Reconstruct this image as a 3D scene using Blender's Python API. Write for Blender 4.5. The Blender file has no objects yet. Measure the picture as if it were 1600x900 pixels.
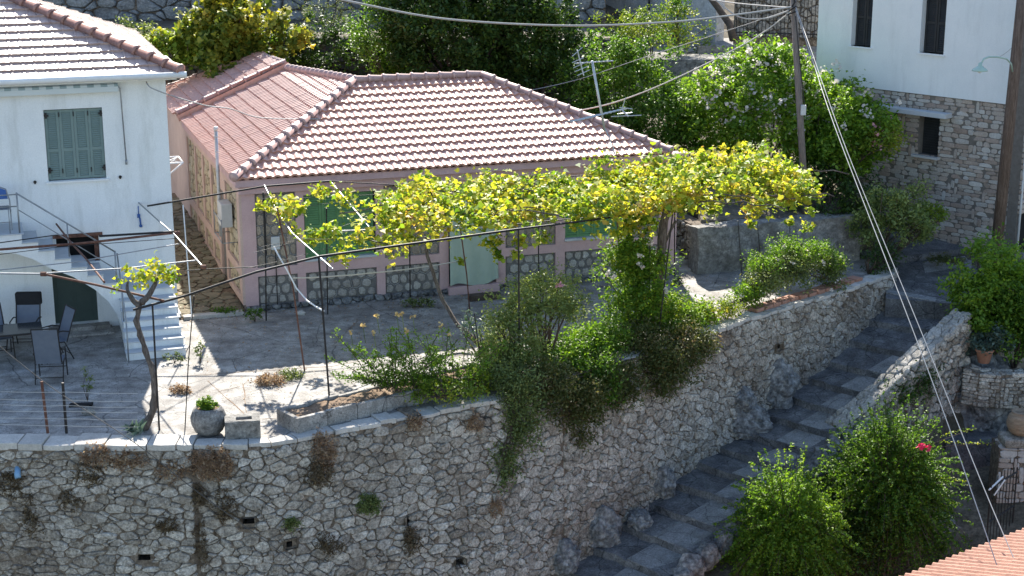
import bpy, math, random
import numpy as np
from math import sin, cos, tan, atan, pi, radians, sqrt, floor

# ---------------------------------------------------------------- camera
S = bpy.context.scene
COL = S.collection
FPX, PITCH, CAMH = 2500.0, radians(15), 10.0
cam_d = bpy.data.cameras.new('camera'); cam = bpy.data.objects.new('camera', cam_d); COL.objects.link(cam)
cam.location = (0, 0, CAMH); cam.rotation_euler = (radians(90) - PITCH, 0, 0)
cam_d.sensor_width = 36; cam_d.lens = FPX / 1600 * 36; cam_d.clip_start = 0.5; cam_d.clip_end = 1000
S.camera = cam
# ---------------------------------------------------------------- sky and sun
SUN_EL, SUN_AZ = radians(37.5), radians(-4.5)
w = bpy.data.worlds.new('World'); S.world = w; w.use_nodes = True
nt = w.node_tree; nt.nodes.clear()
sky = nt.nodes.new('ShaderNodeTexSky'); sky.sky_type = 'NISHITA'; sky.sun_disc = False
sky.sun_elevation = SUN_EL; sky.sun_rotation = SUN_AZ; sky.air_density = 1.0; sky.dust_density = 0.5; sky.ozone_density = 1.5
bg = nt.nodes.new('ShaderNodeBackground'); bg.inputs[1].default_value = 0.105
wo = nt.nodes.new('ShaderNodeOutputWorld')
nt.links.new(sky.outputs[0], bg.inputs[0]); nt.links.new(bg.outputs[0], wo.inputs[0])
sd = bpy.data.lights.new('sun', 'SUN'); sd.energy = 5.0; sd.angle = radians(0.53); sd.color = (1.0, 0.94, 0.84)
sun = bpy.data.objects.new('sun', sd); COL.objects.link(sun)
sun.rotation_euler = (-(pi / 2 - SUN_EL), 0, -SUN_AZ)   # points from +Y sky down towards the camera
S.view_settings.view_transform = 'Standard'; S.view_settings.look = 'None'
S.view_settings.gamma = 1.0; S.view_settings.exposure = 1.52; S.view_settings.use_curve_mapping = False

# ---------------------------------------------------------------- pixel <-> place helpers (1600x900 grid)
def ray(u, v):
    a = (u - 800) / FPX; b = -(v - 450) / FPX
    return (a, cos(PITCH) + b * sin(PITCH), -sin(PITCH) + b * cos(PITCH))
def atz(u, v, z=0.0):
    r = ray(u, v); t = (z - CAMH) / r[2]; return (r[0] * t, r[1] * t, z)
def aty(u, v, y):
    r = ray(u, v); t = y / r[1]; return (r[0] * t, y, CAMH + r[2] * t)
def rayplane(u, v, p0, n):
    r = ray(u, v); den = r[0]*n[0] + r[1]*n[1] + r[2]*n[2]
    t = (p0[0]*n[0] + p0[1]*n[1] + (p0[2] - CAMH)*n[2]) / den
    return (r[0]*t, r[1]*t, CAMH + r[2]*t)
def vadd(a, b, s=1.0): return (a[0]+b[0]*s, a[1]+b[1]*s, a[2]+b[2]*s)
def vsub(a, b): return (a[0]-b[0], a[1]-b[1], a[2]-b[2])
def vmul(a, s): return (a[0]*s, a[1]*s, a[2]*s)
def vlen(a): return sqrt(a[0]**2 + a[1]**2 + a[2]**2)
def vnorm(a):
    l = vlen(a) or 1.0; return (a[0]/l, a[1]/l, a[2]/l)
def vcross(a, b): return (a[1]*b[2]-a[2]*b[1], a[2]*b[0]-a[0]*b[2], a[0]*b[1]-a[1]*b[0])
def lerp(a, b, t): return tuple(x + (y - x) * t for x, y in zip(a, b))
HA = radians(18.8)
D = (cos(HA), sin(HA), 0.0)            # along the two old houses' fronts
M = (-sin(HA), cos(HA), 0.0)           # back into the plot

# ---------------------------------------------------------------- materials
def nodes(name):
    m = bpy.data.materials.new(name); m.use_nodes = True
    t = m.node_tree; t.nodes.clear()
    return m, t, t.nodes, t.links
def ramp(N, stops):
    r = N.new('ShaderNodeValToRGB'); e = r.color_ramp.elements
    while len(e) < len(stops): e.new(0.5)
    for el, (p, c) in zip(e, stops): el.position = p; el.color = (*c, 1)
    return r
def mat(name, stops, scale=3.0, rough=0.85, bump=0.3, bscale=30.0, island=0.0, stain=None, stain_scale=0.8, stain_amt=0.5,
        metal=0.0, spec=0.3, bdist=0.02, detail=6.0, stretch=(1, 1, 1), mottled=0.0, cracks=None, stretch2=None):
    """stops: colour ramp read by noise (and, for island > 0, by a random value for every separate stone or leaf)"""
    m, t, N, L = nodes(name)
    tc = N.new('ShaderNodeTexCoord'); mp = N.new('ShaderNodeMapping'); mp.inputs['Scale'].default_value = stretch
    L.new(tc.outputs['Object'], mp.inputs[0])
    nz = N.new('ShaderNodeTexNoise'); nz.inputs['Scale'].default_value = scale; nz.inputs['Detail'].default_value = detail
    nz.inputs['Roughness'].default_value = 0.65
    L.new(mp.outputs[0], nz.inputs['Vector'])
    st = N.new('ShaderNodeMapRange'); st.inputs[1].default_value = 0.28; st.inputs[2].default_value = 0.72
    L.new(nz.outputs[0], st.inputs[0]); fac = st.outputs[0]
    if island > 0:
        g = N.new('ShaderNodeNewGeometry'); mx = N.new('ShaderNodeMix'); mx.inputs[0].default_value = island
        L.new(fac, mx.inputs[2]); L.new(g.outputs['Random Per Island'], mx.inputs[3]); fac = mx.outputs[0]
    r = ramp(N, stops); L.new(fac, r.inputs[0]); colr = r.outputs[0]
    if stain:
        n2 = N.new('ShaderNodeTexNoise'); n2.inputs['Scale'].default_value = stain_scale; n2.inputs['Detail'].default_value = 8
        n2.inputs['Roughness'].default_value = 0.7
        if stretch2:
            mp2 = N.new('ShaderNodeMapping'); mp2.inputs['Scale'].default_value = stretch2; L.new(tc.outputs['Object'], mp2.inputs[0]); L.new(mp2.outputs[0], n2.inputs['Vector'])
        else: L.new(mp.outputs[0], n2.inputs['Vector'])
        s2 = N.new('ShaderNodeMapRange'); s2.inputs[1].default_value = 0.5; s2.inputs[2].default_value = 0.68; s2.inputs[4].default_value = stain_amt
        L.new(n2.outputs[0], s2.inputs[0])
        mc = N.new('ShaderNodeMix'); mc.data_type = 'RGBA'; L.new(s2.outputs[0], mc.inputs[0]); L.new(colr, mc.inputs[6])
        mc.inputs[7].default_value = (*stain, 1); colr = mc.outputs[2]
    if mottled > 0:
        n3 = N.new('ShaderNodeTexNoise'); n3.inputs['Scale'].default_value = bscale * 0.8; n3.inputs['Detail'].default_value = 5
        n3.inputs['Roughness'].default_value = 0.75; L.new(mp.outputs[0], n3.inputs['Vector'])
        s3 = N.new('ShaderNodeMapRange'); s3.inputs[1].default_value = 0.35; s3.inputs[2].default_value = 0.65
        s3.inputs[3].default_value = 1 - mottled; s3.inputs[4].default_value = 1 + mottled * 0.6
        L.new(n3.outputs[0], s3.inputs[0])
        vm = N.new('ShaderNodeVectorMath'); vm.operation = 'SCALE'; L.new(colr, vm.inputs[0]); L.new(s3.outputs[0], vm.inputs['Scale']); colr = vm.outputs[0]
    if cracks:
        for cs_, cw_ in cracks:
            nd = N.new('ShaderNodeTexNoise'); nd.inputs['Scale'].default_value = cs_*2.5; nd.inputs['Detail'].default_value = 6; L.new(mp.outputs[0], nd.inputs['Vector'])
            va = N.new('ShaderNodeMix'); va.data_type = 'VECTOR'; va.inputs[0].default_value = .22; L.new(mp.outputs[0], va.inputs[4]); L.new(nd.outputs['Color'], va.inputs[5])
            vo = N.new('ShaderNodeTexVoronoi'); vo.feature = 'DISTANCE_TO_EDGE'; vo.inputs['Scale'].default_value = cs_; L.new(va.outputs[1], vo.inputs['Vector'])
            mr = N.new('ShaderNodeMapRange'); mr.inputs[1].default_value = 0; mr.inputs[2].default_value = cw_*cs_; mr.inputs[3].default_value = .35; mr.inputs[4].default_value = 1; L.new(vo.outputs['Distance'], mr.inputs[0])
            vs_ = N.new('ShaderNodeVectorMath'); vs_.operation = 'SCALE'; L.new(colr, vs_.inputs[0]); L.new(mr.outputs[0], vs_.inputs['Scale']); colr = vs_.outputs[0]
    b = N.new('ShaderNodeBsdfPrincipled'); b.inputs['Roughness'].default_value = rough; b.inputs['Metallic'].default_value = metal
    b.inputs['Specular IOR Level'].default_value = spec
    L.new(colr, b.inputs['Base Color'])
    if bump > 0:
        nb = N.new('ShaderNodeTexNoise'); nb.inputs['Scale'].default_value = bscale; nb.inputs['Detail'].default_value = 7; nb.inputs['Roughness'].default_value = 0.7
        L.new(mp.outputs[0], nb.inputs['Vector'])
        bu = N.new('ShaderNodeBump'); bu.inputs['Strength'].default_value = bump; bu.inputs['Distance'].default_value = bdist
        L.new(nb.outputs[0], bu.inputs['Height']); L.new(bu.outputs[0], b.inputs['Normal'])
    o = N.new('ShaderNodeOutputMaterial'); L.new(b.outputs[0], o.inputs[0])
    return m
def leafmat(name, stops, trans=0.45, tint=(1.0, 1.0, 0.45), patch=0.35, pscale=1.2, rough=0.55):
    m, t, N, L = nodes(name)
    tc = N.new('ShaderNodeTexCoord'); nz = N.new('ShaderNodeTexNoise'); nz.inputs['Scale'].default_value = pscale; nz.inputs['Detail'].default_value = 3
    L.new(tc.outputs['Object'], nz.inputs['Vector'])
    st = N.new('ShaderNodeMapRange'); st.inputs[1].default_value = 0.3; st.inputs[2].default_value = 0.7; L.new(nz.outputs[0], st.inputs[0])
    g = N.new('ShaderNodeNewGeometry'); mx = N.new('ShaderNodeMix'); mx.inputs[0].default_value = 1 - patch
    L.new(st.outputs[0], mx.inputs[2]); L.new(g.outputs['Random Per Island'], mx.inputs[3])
    r = ramp(N, stops); L.new(mx.outputs[0], r.inputs[0])
    b = N.new('ShaderNodeBsdfPrincipled'); b.inputs['Roughness'].default_value = rough; b.inputs['Specular IOR Level'].default_value = 0.35
    L.new(r.outputs[0], b.inputs['Base Color'])
    tr = N.new('ShaderNodeBsdfTranslucent')
    vm = N.new('ShaderNodeVectorMath'); vm.operation = 'MULTIPLY'; vm.inputs[1].default_value = tint; L.new(r.outputs[0], vm.inputs[0]); L.new(vm.outputs[0], tr.inputs[0])
    ms = N.new('ShaderNodeMixShader'); ms.inputs[0].default_value = trans; L.new(b.outputs[0], ms.inputs[1]); L.new(tr.outputs[0], ms.inputs[2])
    o = N.new('ShaderNodeOutputMaterial'); L.new(ms.outputs[0], o.inputs[0])
    return m
def tilemat(name, stops, rough, grime):
    m = mat(name, stops, scale=14, rough=rough, bump=0.25, bscale=60, stain=grime, stain_scale=2.2, stain_amt=0.5, spec=0.9, bdist=0.004, mottled=0.14, island=0.12)
    return m
X = {}
X['lime']   = mat('limestone', [(0.0, (.15,.13,.105)), (0.35, (.36,.325,.275)), (0.7, (.57,.53,.465)), (1.0, (.74,.71,.65))], 9, 0.9, 1.0, 26, island=0.4,
                  stain=(.14,.095,.06), stain_scale=0.55, stain_amt=0.75, bdist=0.04, mottled=0.6)
X['earth']  = mat('earth_mortar', [(0, (.06,.046,.034)), (1, (.30,.245,.19))], 9, 1, 1.0, 30, mottled=.5)
X['cope']   = mat('pale_coping_stone', [(0, (.36,.34,.31)), (1, (.60,.57,.52))], 5, 0.85, 0.5, 35, island=0.4, mottled=0.2)
X['conc']   = mat('old_concrete', [(0, (.15,.14,.13)), (0.45, (.28,.265,.245)), (0.7, (.38,.365,.34)), (1, (.50,.48,.45))], 2.2, 0.85, 0.5, 40, stain=(.15,.125,.105), stain_scale=1.4, stain_amt=0.6, mottled=0.4, cracks=((.55, .012), (1.9, .006)))
X['concD']  = mat('weathered_block_concrete', [(0, (.12,.11,.10)), (0.5, (.25,.24,.22)), (1, (.42,.40,.37))], 5, 0.95, 0.9, 22, stain=(.085,.078,.07), stain_scale=2.2, stain_amt=0.7, mottled=0.5)
X['slate']  = mat('path_stone', [(0, (.08,.08,.085)), (0.5, (.14,.14,.145)), (1, (.26,.26,.26))], 2.5, 0.85, 0.6, 30, stain=(.06,.055,.05), stain_scale=1.8, stain_amt=0.6, mottled=0.5, cracks=((1.3, .012),))
X['slab']   = mat('path_pale_slab', [(0, (.20,.20,.20)), (1, (.34,.34,.335))], 3, 0.85, 0.4, 35, stain=(.12,.115,.10), stain_scale=2.5, stain_amt=0.6, mottled=0.4, cracks=((1.6, .008),))
X['rock']   = mat('karst_rock', [(0, (.08,.08,.085)), (0.5, (.26,.26,.26)), (1, (.45,.45,.44))], 5, 0.9, 1.0, 12, stain=(.03,.03,.03), stain_scale=3.5, stain_amt=0.9, bdist=0.08, mottled=0.4)
X['soil']   = mat('dry_soil', [(0, (.12,.08,.05)), (0.5, (.22,.15,.10)), (1, (.34,.25,.17))], 6, 1, 0.8, 25, mottled=0.5)
X['hill']   = mat('hill_ground', [(0, (.05,.045,.03)), (0.5, (.13,.11,.08)), (1, (.26,.22,.17))], 0.9, 1, 0.8, 12, mottled=0.5)
X['white']  = mat('white_render', [(0, (.70,.72,.73)), (1, (.78,.79,.79))], 1.2, 0.9, 0.25, 60, stain=(.52,.53,.51), stain_scale=2.2, stain_amt=0.6, bdist=0.01, mottled=0.09, stretch2=(1, 1, .18))
X['white2'] = mat('white_render_upper', [(0, (.66,.69,.70)), (1, (.74,.76,.76))], 1.0, 0.9, 0.25, 60, bdist=0.01, mottled=0.07, stain=(.5,.52,.52), stain_scale=2.0, stain_amt=.35, stretch2=(1, 1, .18))
X['cream']  = mat('cream_soffit', [(0, (.50,.44,.36)), (1, (.56,.50,.42))], 2, 0.9, 0.1, 40)
X['oldwhite'] = mat('peeling_whitewash', [(0, (.32,.31,.30)), (0.5, (.52,.51,.49)), (1, (.62,.61,.59))], 2.0, 0.9, 0.5, 20, stain=(.2,.18,.16), stain_scale=1.2, stain_amt=0.7, mottled=0.2)
X['pink']   = mat('pink_paint', [(0, (.52,.345,.335)), (1, (.60,.415,.405))], 2, 0.85, 0.2, 50, stain=(.33,.21,.20), stain_scale=1.6, stain_amt=0.35, bdist=0.01, mottled=0.08)
X['panel']  = mat('yellow_panel_stone', [(0, (.19,.15,.12)), (0.5, (.34,.28,.22)), (1, (.44,.37,.29))], 8, 0.9, 0.7, 30, island=0.6, mottled=0.3)
X['panel2'] = mat('pale_round_stone', [(0, (.25,.22,.20)), (0.6, (.42,.39,.35)), (1, (.52,.49,.45))], 8, 0.9, 0.7, 30, island=0.6, mottled=0.3)
X['mort']   = mat('panel_mortar', [(0, (.13,.12,.115)), (1, (.21,.20,.19))], 8, 0.95, 0.6, 30)
X['ridge']  = mat('pointing_mortar', [(0, (.30,.29,.28)), (1, (.40,.39,.38))], 8, 0.9, 0.3, 30)
X['mas']    = mat('cut_stone_masonry', [(0, (.29,.22,.18)), (0.3, (.40,.33,.28)), (0.6, (.43,.39,.35)), (1, (.52,.50,.47))], 5, 0.9, 0.6, 30, island=0.85, mottled=0.2)
X['masm']   = mat('masonry_joint', [(0, (.13,.115,.10)), (1, (.20,.18,.16))], 8, 0.95, 0.4, 30)
X['tile']   = tilemat('pink_clay_tile', [(0, (.46,.215,.155)), (0.5, (.56,.30,.225)), (1, (.64,.39,.30))], 0.42, (.33,.19,.17))
X['tileA']  = tilemat('pale_clay_tile', [(0, (.40,.26,.22)), (0.5, (.50,.36,.31)), (1, (.60,.46,.41))], 0.42, (.30,.19,.17))
X['cap']    = tilemat('red_ridge_tile', [(0, (.22,.10,.075)), (0.5, (.32,.155,.12)), (1, (.42,.23,.18))], 0.6, (.15,.09,.075))
X['capP']   = tilemat('pink_ridge_tile', [(0, (.38,.235,.21)), (0.5, (.46,.30,.27)), (1, (.54,.38,.34))], 0.6, (.25,.16,.15))
X['shut']   = mat('sage_shutter_paint', [(0, (.155,.215,.205)), (1, (.185,.25,.24))], 4, 0.6, 0.05, 60)
X['shutG']  = mat('green_shutter_paint', [(0, (.085,.20,.085)), (1, (.12,.26,.115))], 4, 0.6, 0.05, 60)
X['shutD']  = mat('dark_shutter_paint', [(0, (.018,.02,.022)), (1, (.03,.032,.035))], 4, 0.6, 0.05, 60)
X['doorG']  = mat('dark_green_door_paint', [(0, (.04,.06,.055)), (1, (.055,.08,.07))], 3, 0.6, 0.1, 40)
X['sill']   = mat('grey_sill', [(0, (.42,.44,.46)), (1, (.52,.54,.55))], 4, 0.8, 0.1, 40)
X['black']  = mat('black_metal', [(0, (.018,.016,.016)), (1, (.03,.027,.026))], 6, 0.6, 0.1, 50)
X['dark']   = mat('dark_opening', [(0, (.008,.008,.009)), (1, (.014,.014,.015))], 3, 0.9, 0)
X['rust']   = mat('rusty_iron', [(0, (.07,.03,.022)), (0.5, (.14,.065,.045)), (1, (.22,.115,.08))], 9, 0.8, 0.4, 60, stain=(.05,.03,.025), stain_scale=5)
X['steel']  = mat('grey_steel', [(0, (.22,.23,.24)), (1, (.36,.37,.38))], 8, 0.45, 0.1, 50, metal=0.5)
X['alu']    = mat('aerial_metal', [(0, (.40,.42,.43)), (1, (.55,.56,.57))], 8, 0.45, 0, metal=0.4)
X['wpaint'] = mat('white_metal_paint', [(0, (.66,.66,.66)), (1, (.78,.78,.77))], 8, 0.5, 0.05, 50)
X['wire']   = mat('cable_sheath', [(0, (.30,.30,.30)), (1, (.38,.38,.37))], 5, 0.6, 0)
X['wireD']  = mat('thin_dark_wire', [(0, (.06,.055,.05)), (1, (.12,.11,.10))], 5, 0.6, 0)
X['pole']   = mat('pole_wood', [(0, (.07,.045,.033)), (0.5, (.13,.09,.068)), (1, (.20,.145,.115))], 4, 0.9, 0.6, 20, stretch=(6, 6, 0.5), mottled=0.25)
X['poleG']  = mat('grey_pole_wood', [(0, (.14,.115,.10)), (1, (.27,.23,.205))], 4, 0.9, 0.6, 20, stretch=(6, 6, 0.5), mottled=0.25)
X['bark']   = mat('bark', [(0, (.06,.045,.037)), (0.5, (.14,.115,.10)), (1, (.25,.215,.19))], 7, 0.95, 1.0, 24, stretch=(3, 3, 0.7), bdist=0.03, mottled=0.4)
X['barkD']  = mat('dark_bark', [(0, (.04,.03,.025)), (1, (.12,.09,.07))], 7, 0.95, 0.8, 24)
X['terra']  = mat('terracotta', [(0, (.30,.155,.105)), (1, (.42,.235,.17))], 5, 0.85, 0.3, 30, mottled=0.15)
X['clay']   = mat('ochre_pithos_clay', [(0, (.20,.145,.095)), (0.5, (.30,.22,.15)), (1, (.38,.29,.20))], 4, 0.9, 0.5, 25, stretch=(1, 1, 4), mottled=0.2)
X['stonepot'] = mat('mottled_cement_pot', [(0, (.10,.095,.09)), (0.5, (.22,.21,.20)), (1, (.34,.33,.31))], 6, 0.95, 0.9, 25, mottled=0.5)
X['cloth']  = mat('pale_green_curtain', [(0, (.33,.40,.33)), (1, (.41,.48,.40))], 3, 0.9, 0.2, 60)
X['sling']  = mat('blue_grey_sling', [(0, (.11,.13,.17)), (1, (.15,.17,.21))], 5, 0.8, 0.1, 80)
X['blackf'] = mat('black_fabric', [(0, (.012,.012,.014)), (1, (.022,.022,.024))], 5, 0.9, 0.1, 80)
X['glass']  = mat('smoked_table_glass', [(0, (.03,.035,.04)), (1, (.045,.05,.055))], 2, 0.12, 0)
X['blue']   = mat('blue_plastic', [(0, (.03,.09,.28)), (1, (.05,.13,.36))], 4, 0.5, 0)
X['bluep']  = mat('pale_blue_pipe', [(0, (.16,.30,.46)), (1, (.22,.38,.54))], 4, 0.5, 0)
X['awn']    = mat('striped_awning_cloth', [(0, (.5,.55,.56)), (1, (.6,.64,.64))], 1, 0.9, 0.1, 40)
X['box']    = mat('pale_grey_box', [(0, (.45,.45,.44)), (1, (.55,.55,.54))], 4, 0.6, 0)
X['lampg']  = mat('pale_green_enamel', [(0, (.30,.42,.36)), (1, (.40,.52,.45))], 4, 0.4, 0)
X['string'] = mat('weathered_cord', [(0, (.40,.38,.34)), (1, (.55,.52,.48))], 5, 0.9, 0)
# leaves
X['Lvine']  = leafmat('vine_leaf', [(0, (.07,.16,.02)), (0.3, (.19,.31,.03)), (0.55, (.41,.45,.05)), (0.76, (.60,.52,.07)), (0.94, (.54,.34,.08)), (1, (.26,.12,.05))], 0.5, (1.1,1.1,.5), 0.45, 1.1)
X['Lvineg'] = leafmat('green_vine_leaf', [(0, (.06,.15,.02)), (0.5, (.15,.28,.03)), (1, (.36,.42,.05))], 0.5, (1.1,1.1,.5))
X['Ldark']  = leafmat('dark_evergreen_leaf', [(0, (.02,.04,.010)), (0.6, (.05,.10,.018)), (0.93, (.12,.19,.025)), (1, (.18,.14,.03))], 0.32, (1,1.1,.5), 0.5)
X['Lgreen'] = leafmat('fresh_green_leaf', [(0, (.035,.085,.012)), (0.5, (.10,.20,.022)), (1, (.22,.34,.04))], 0.45, (1.05,1.1,.5), 0.3)
X['Lyel']   = leafmat('yellowing_leaf', [(0, (.06,.13,.02)), (0.45, (.18,.28,.03)), (0.78, (.36,.38,.04)), (1, (.50,.36,.05))], 0.45, (1.1,1.05,.5), 0.6, 0.7)
X['Lolive'] = leafmat('olive_shrub_leaf', [(0, (.06,.085,.03)), (0.5, (.15,.20,.06)), (1, (.30,.34,.11))], 0.35, (1.05,1.05,.6))
X['Lweed']  = leafmat('brown_weed_leaf', [(0, (.07,.05,.03)), (0.5, (.15,.11,.065)), (1, (.27,.21,.12))], 0.3, (1,.9,.7), 0.4, 2.0)
X['Lfig']   = leafmat('yellow_fig_leaf', [(0, (.05,.09,.015)), (0.3, (.12,.18,.025)), (0.6, (.30,.31,.04)), (0.85, (.48,.40,.05)), (1, (.42,.24,.05))], 0.45, (1.1,1.05,.5), 0.55, 0.9)
X['Lgrey']  = leafmat('grey_green_leaf', [(0, (.07,.11,.085)), (0.6, (.13,.19,.15)), (1, (.20,.27,.21))], 0.3, (1,1,.8))
X['Lbrown'] = leafmat('dry_bract_leaf', [(0, (.045,.055,.018)), (0.45, (.09,.12,.03)), (0.75, (.17,.16,.06)), (1, (.27,.17,.12))], 0.35, (1,.95,.6), 0.5, 1.5)
X['Lpale'] = leafmat('lightened_shrub_leaf', [(0, (.10,.15,.05)), (0.5, (.23,.30,.09)), (1, (.42,.45,.17))], 0.45, (1.05,1.05,.6), .4)  # leaf colour lightened in place of light lost under the vine canopy
X['Lbright'] = leafmat('bright_shrub_leaf', [(0, (.05,.12,.015)), (0.5, (.16,.29,.03)), (1, (.34,.46,.05))], 0.5, (1.05,1.1,.5), .45, .9)
X['Ldry']   = leafmat('dry_grass', [(0, (.20,.12,.075)), (0.5, (.38,.25,.16)), (1, (.56,.43,.28))], 0.35, (1,.95,.7), 0.4, 2.0)  # dry straw colour, raised lighter to paint sun onto shaded weed tips
X['Fwhite'] = leafmat('white_petal', [(0, (.62,.55,.50)), (1, (.80,.76,.72))], 0.4, (1,1,.95))
X['Fpink']  = leafmat('pink_petal', [(0, (.70,.03,.12)), (1, (.85,.08,.20))], 0.35, (1,.7,.8))
X['Frose']  = leafmat('pale_rose_petal', [(0, (.65,.30,.33)), (1, (.75,.42,.44))], 0.35, (1,.9,.9))
X['Forange'] = leafmat('orange_yellow_petal', [(0, (.60,.40,.16)), (1, (.75,.62,.30))], 0.4, (1,.95,.8))

# ---------------------------------------------------------------- object helpers
def thing(name, label, cat, loc=(0, 0, 0), group=None, kind=None):
    o = bpy.data.objects.new(name, None); COL.objects.link(o); o.location = loc; o.empty_display_size = 0.2
    o['label'] = label; o['category'] = cat
    if group: o['group'] = group
    if kind: o['kind'] = kind
    return o
def tag(o, label, cat, group=None, kind=None):
    o['label'] = label; o['category'] = cat
    if group: o['group'] = group
    if kind: o['kind'] = kind
    return o
def root_of(o):
    while o.parent: o = o.parent
    return o
def link(name, me, parent=None, origin=None):
    o = bpy.data.objects.new(name, me); COL.objects.link(o)
    if parent:
        o.parent = parent
    elif origin:
        o.location = origin
    return o
def shift(parent, origin):
    if parent:
        r = root_of(parent)
        return tuple(r.location)
    return origin or (0, 0, 0)

class MB:
    def __init__(s): s.v = []; s.f = []; s.mi = []; s.cur = 0
    def add(s, vs, fs):
        b = len(s.v); s.v += [tuple(p) for p in vs]; s.f += [tuple(i + b for i in f) for f in fs]; s.mi += [s.cur] * len(fs)
    def obox(s, o, a, b, c):          # corner + three edge vectors
        p = [o, vadd(o, a), vadd(vadd(o, a), b), vadd(o, b)]; p += [vadd(q, c) for q in p]
        s.add(p, [(0, 3, 2, 1), (4, 5, 6, 7), (0, 1, 5, 4), (1, 2, 6, 5), (2, 3, 7, 6), (3, 0, 4, 7)])
    def box(s, x0, x1, y0, y1, z0, z1): s.obox((x0, y0, z0), (x1-x0, 0, 0), (0, y1-y0, 0), (0, 0, z1-z0))
    def tube(s, pts, r, n=8, cap=True):
        if not isinstance(r, (list, tuple)): r = [r] * len(pts)
        k = len(pts); vs = []; up0 = None
        for i, p in enumerate(pts):
            a = pts[max(i-1, 0)]; b = pts[min(i+1, k-1)]; t = vnorm(vsub(b, a))
            if up0 is None:
                up0 = (0, 0, 1) if abs(t[2]) < 0.9 else (1, 0, 0)
            x = vnorm(vcross(t, up0)); y = vnorm(vcross(x, t)); up0 = y
            for j in range(n):
                an = 2*pi*j/n; vs.append(vadd(vadd(p, x, cos(an)*r[i]), y, sin(an)*r[i]))
        fs = [(i*n+j, i*n+(j+1) % n, (i+1)*n+(j+1) % n, (i+1)*n+j) for i in range(k-1) for j in range(n)]
        if cap: fs += [tuple(range(n))[::-1], tuple((k-1)*n+j for j in range(n))]
        s.add(vs, fs)
    def lathe(s, c, prof, n=24):
        vs = []; k = len(prof)
        for r, z in prof:
            for j in range(n):
                a = 2*pi*j/n; vs.append((c[0]+r*cos(a), c[1]+r*sin(a), c[2]+z))
        fs = [(i*n+j, i*n+(j+1) % n, (i+1)*n+(j+1) % n, (i+1)*n+j) for i in range(k-1) for j in range(n)]
        fs += [tuple(range(n))[::-1], tuple((k-1)*n+j for j in range(n))]
        s.add(vs, fs)
    def prism(s, poly, c):            # planar polygon (3D) extruded by c
        n = len(poly); vs = list(poly) + [vadd(p, c) for p in poly]
        s.add(vs, [tuple(range(n))[::-1], tuple(range(n, 2*n))] + [(i, (i+1) % n, n+(i+1) % n, n+i) for i in range(n)])
    def build(s, name, mats, parent=None, smooth=False, origin=None, bevel=0):
        sh = shift(parent, origin)
        me = bpy.data.meshes.new(name)
        me.from_pydata([vsub(p, sh) for p in s.v], [], s.f); me.update()
        for m_ in (mats if isinstance(mats, (list, tuple)) else [mats]): me.materials.append(X[m_] if isinstance(m_, str) else m_)
        if any(s.mi): me.polygons.foreach_set('material_index', s.mi)
        if smooth: me.polygons.foreach_set('use_smooth', [True] * len(s.f))
        o = link(name, me, parent, origin)
        if bevel:
            b = o.modifiers.new('bevel', 'BEVEL'); b.width = bevel; b.segments = 2; b.limit_method = 'ANGLE'
        return o

def fixnorm(o):
    import bmesh
    bm = bmesh.new(); bm.from_mesh(o.data); bmesh.ops.recalc_face_normals(bm, faces=bm.faces); bm.to_mesh(o.data); bm.free(); return o

# ------------------------------- leaves: numpy built meshes of many small leaf faces
SHAPES = {
    'vine': np.array([(0, -.5), (.42, -.42), (.52, .0), (.25, .12), (0, .55), (-.25, .12), (-.52, .0), (-.42, -.42)]),
    'oval': np.array([(0, -.5), (.24, -.15), (.2, .2), (0, .5), (-.2, .2), (-.24, -.15)]),
    'thin': np.array([(0, -.5), (.09, 0), (0, .5), (-.09, 0)]),
    'petal': np.array([(0, -.5), (.4, -.2), (.3, .4), (-.3, .4), (-.4, -.2)]),
    'rhomb': np.array([(0, -.5), (.28, 0), (0, .5), (-.28, 0)]),
}
def leafmesh(name, P, size, mat_, shape='oval', seed=0, parent=None, up=0.35, axis=None, origin=None, szvar=0.35, fold=0.12):
    P = np.asarray(P, float); n = len(P); rg = np.random.default_rng(seed)
    N_ = rg.normal(size=(n, 3)); N_ /= np.linalg.norm(N_, axis=1)[:, None]; N_[:, 2] = np.abs(N_[:, 2]) + up
    N_ /= np.linalg.norm(N_, axis=1)[:, None]
    T = rg.normal(size=(n, 3)) if axis is None else np.asarray(axis, float) + rg.normal(size=(n, 3)) * 0.25
    T -= (T * N_).sum(1)[:, None] * N_; T /= np.linalg.norm(T, axis=1)[:, None]
    B = np.cross(N_, T); sz = size * (1 + szvar * rg.uniform(-1, 1, n))
    s = SHAPES[shape]; k = len(s)
    V = P[:, None, :] + (s[None, :, 0:1] * B[:, None, :] + s[None, :, 1:2] * T[:, None, :]
        + (np.abs(s[None, :, 0:1]) * fold * 4 - (s[None, :, 1:2]**2) * fold * 3) * N_[:, None, :]) * sz[:, None, None]
    V = V.reshape(-1, 3) - np.array(shift(parent, origin))
    me = bpy.data.meshes.new(name)
    me.vertices.add(n*k); me.vertices.foreach_set('co', V.ravel())
    me.loops.add(n*k); me.loops.foreach_set('vertex_index', np.arange(n*k))
    me.polygons.add(n); me.polygons.foreach_set('loop_start', np.arange(0, n*k, k)); me.polygons.foreach_set('loop_total', np.full(n, k))
    me.update(calc_edges=True); me.materials.append(X[mat_])
    return link(name, me, parent, origin)
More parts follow.
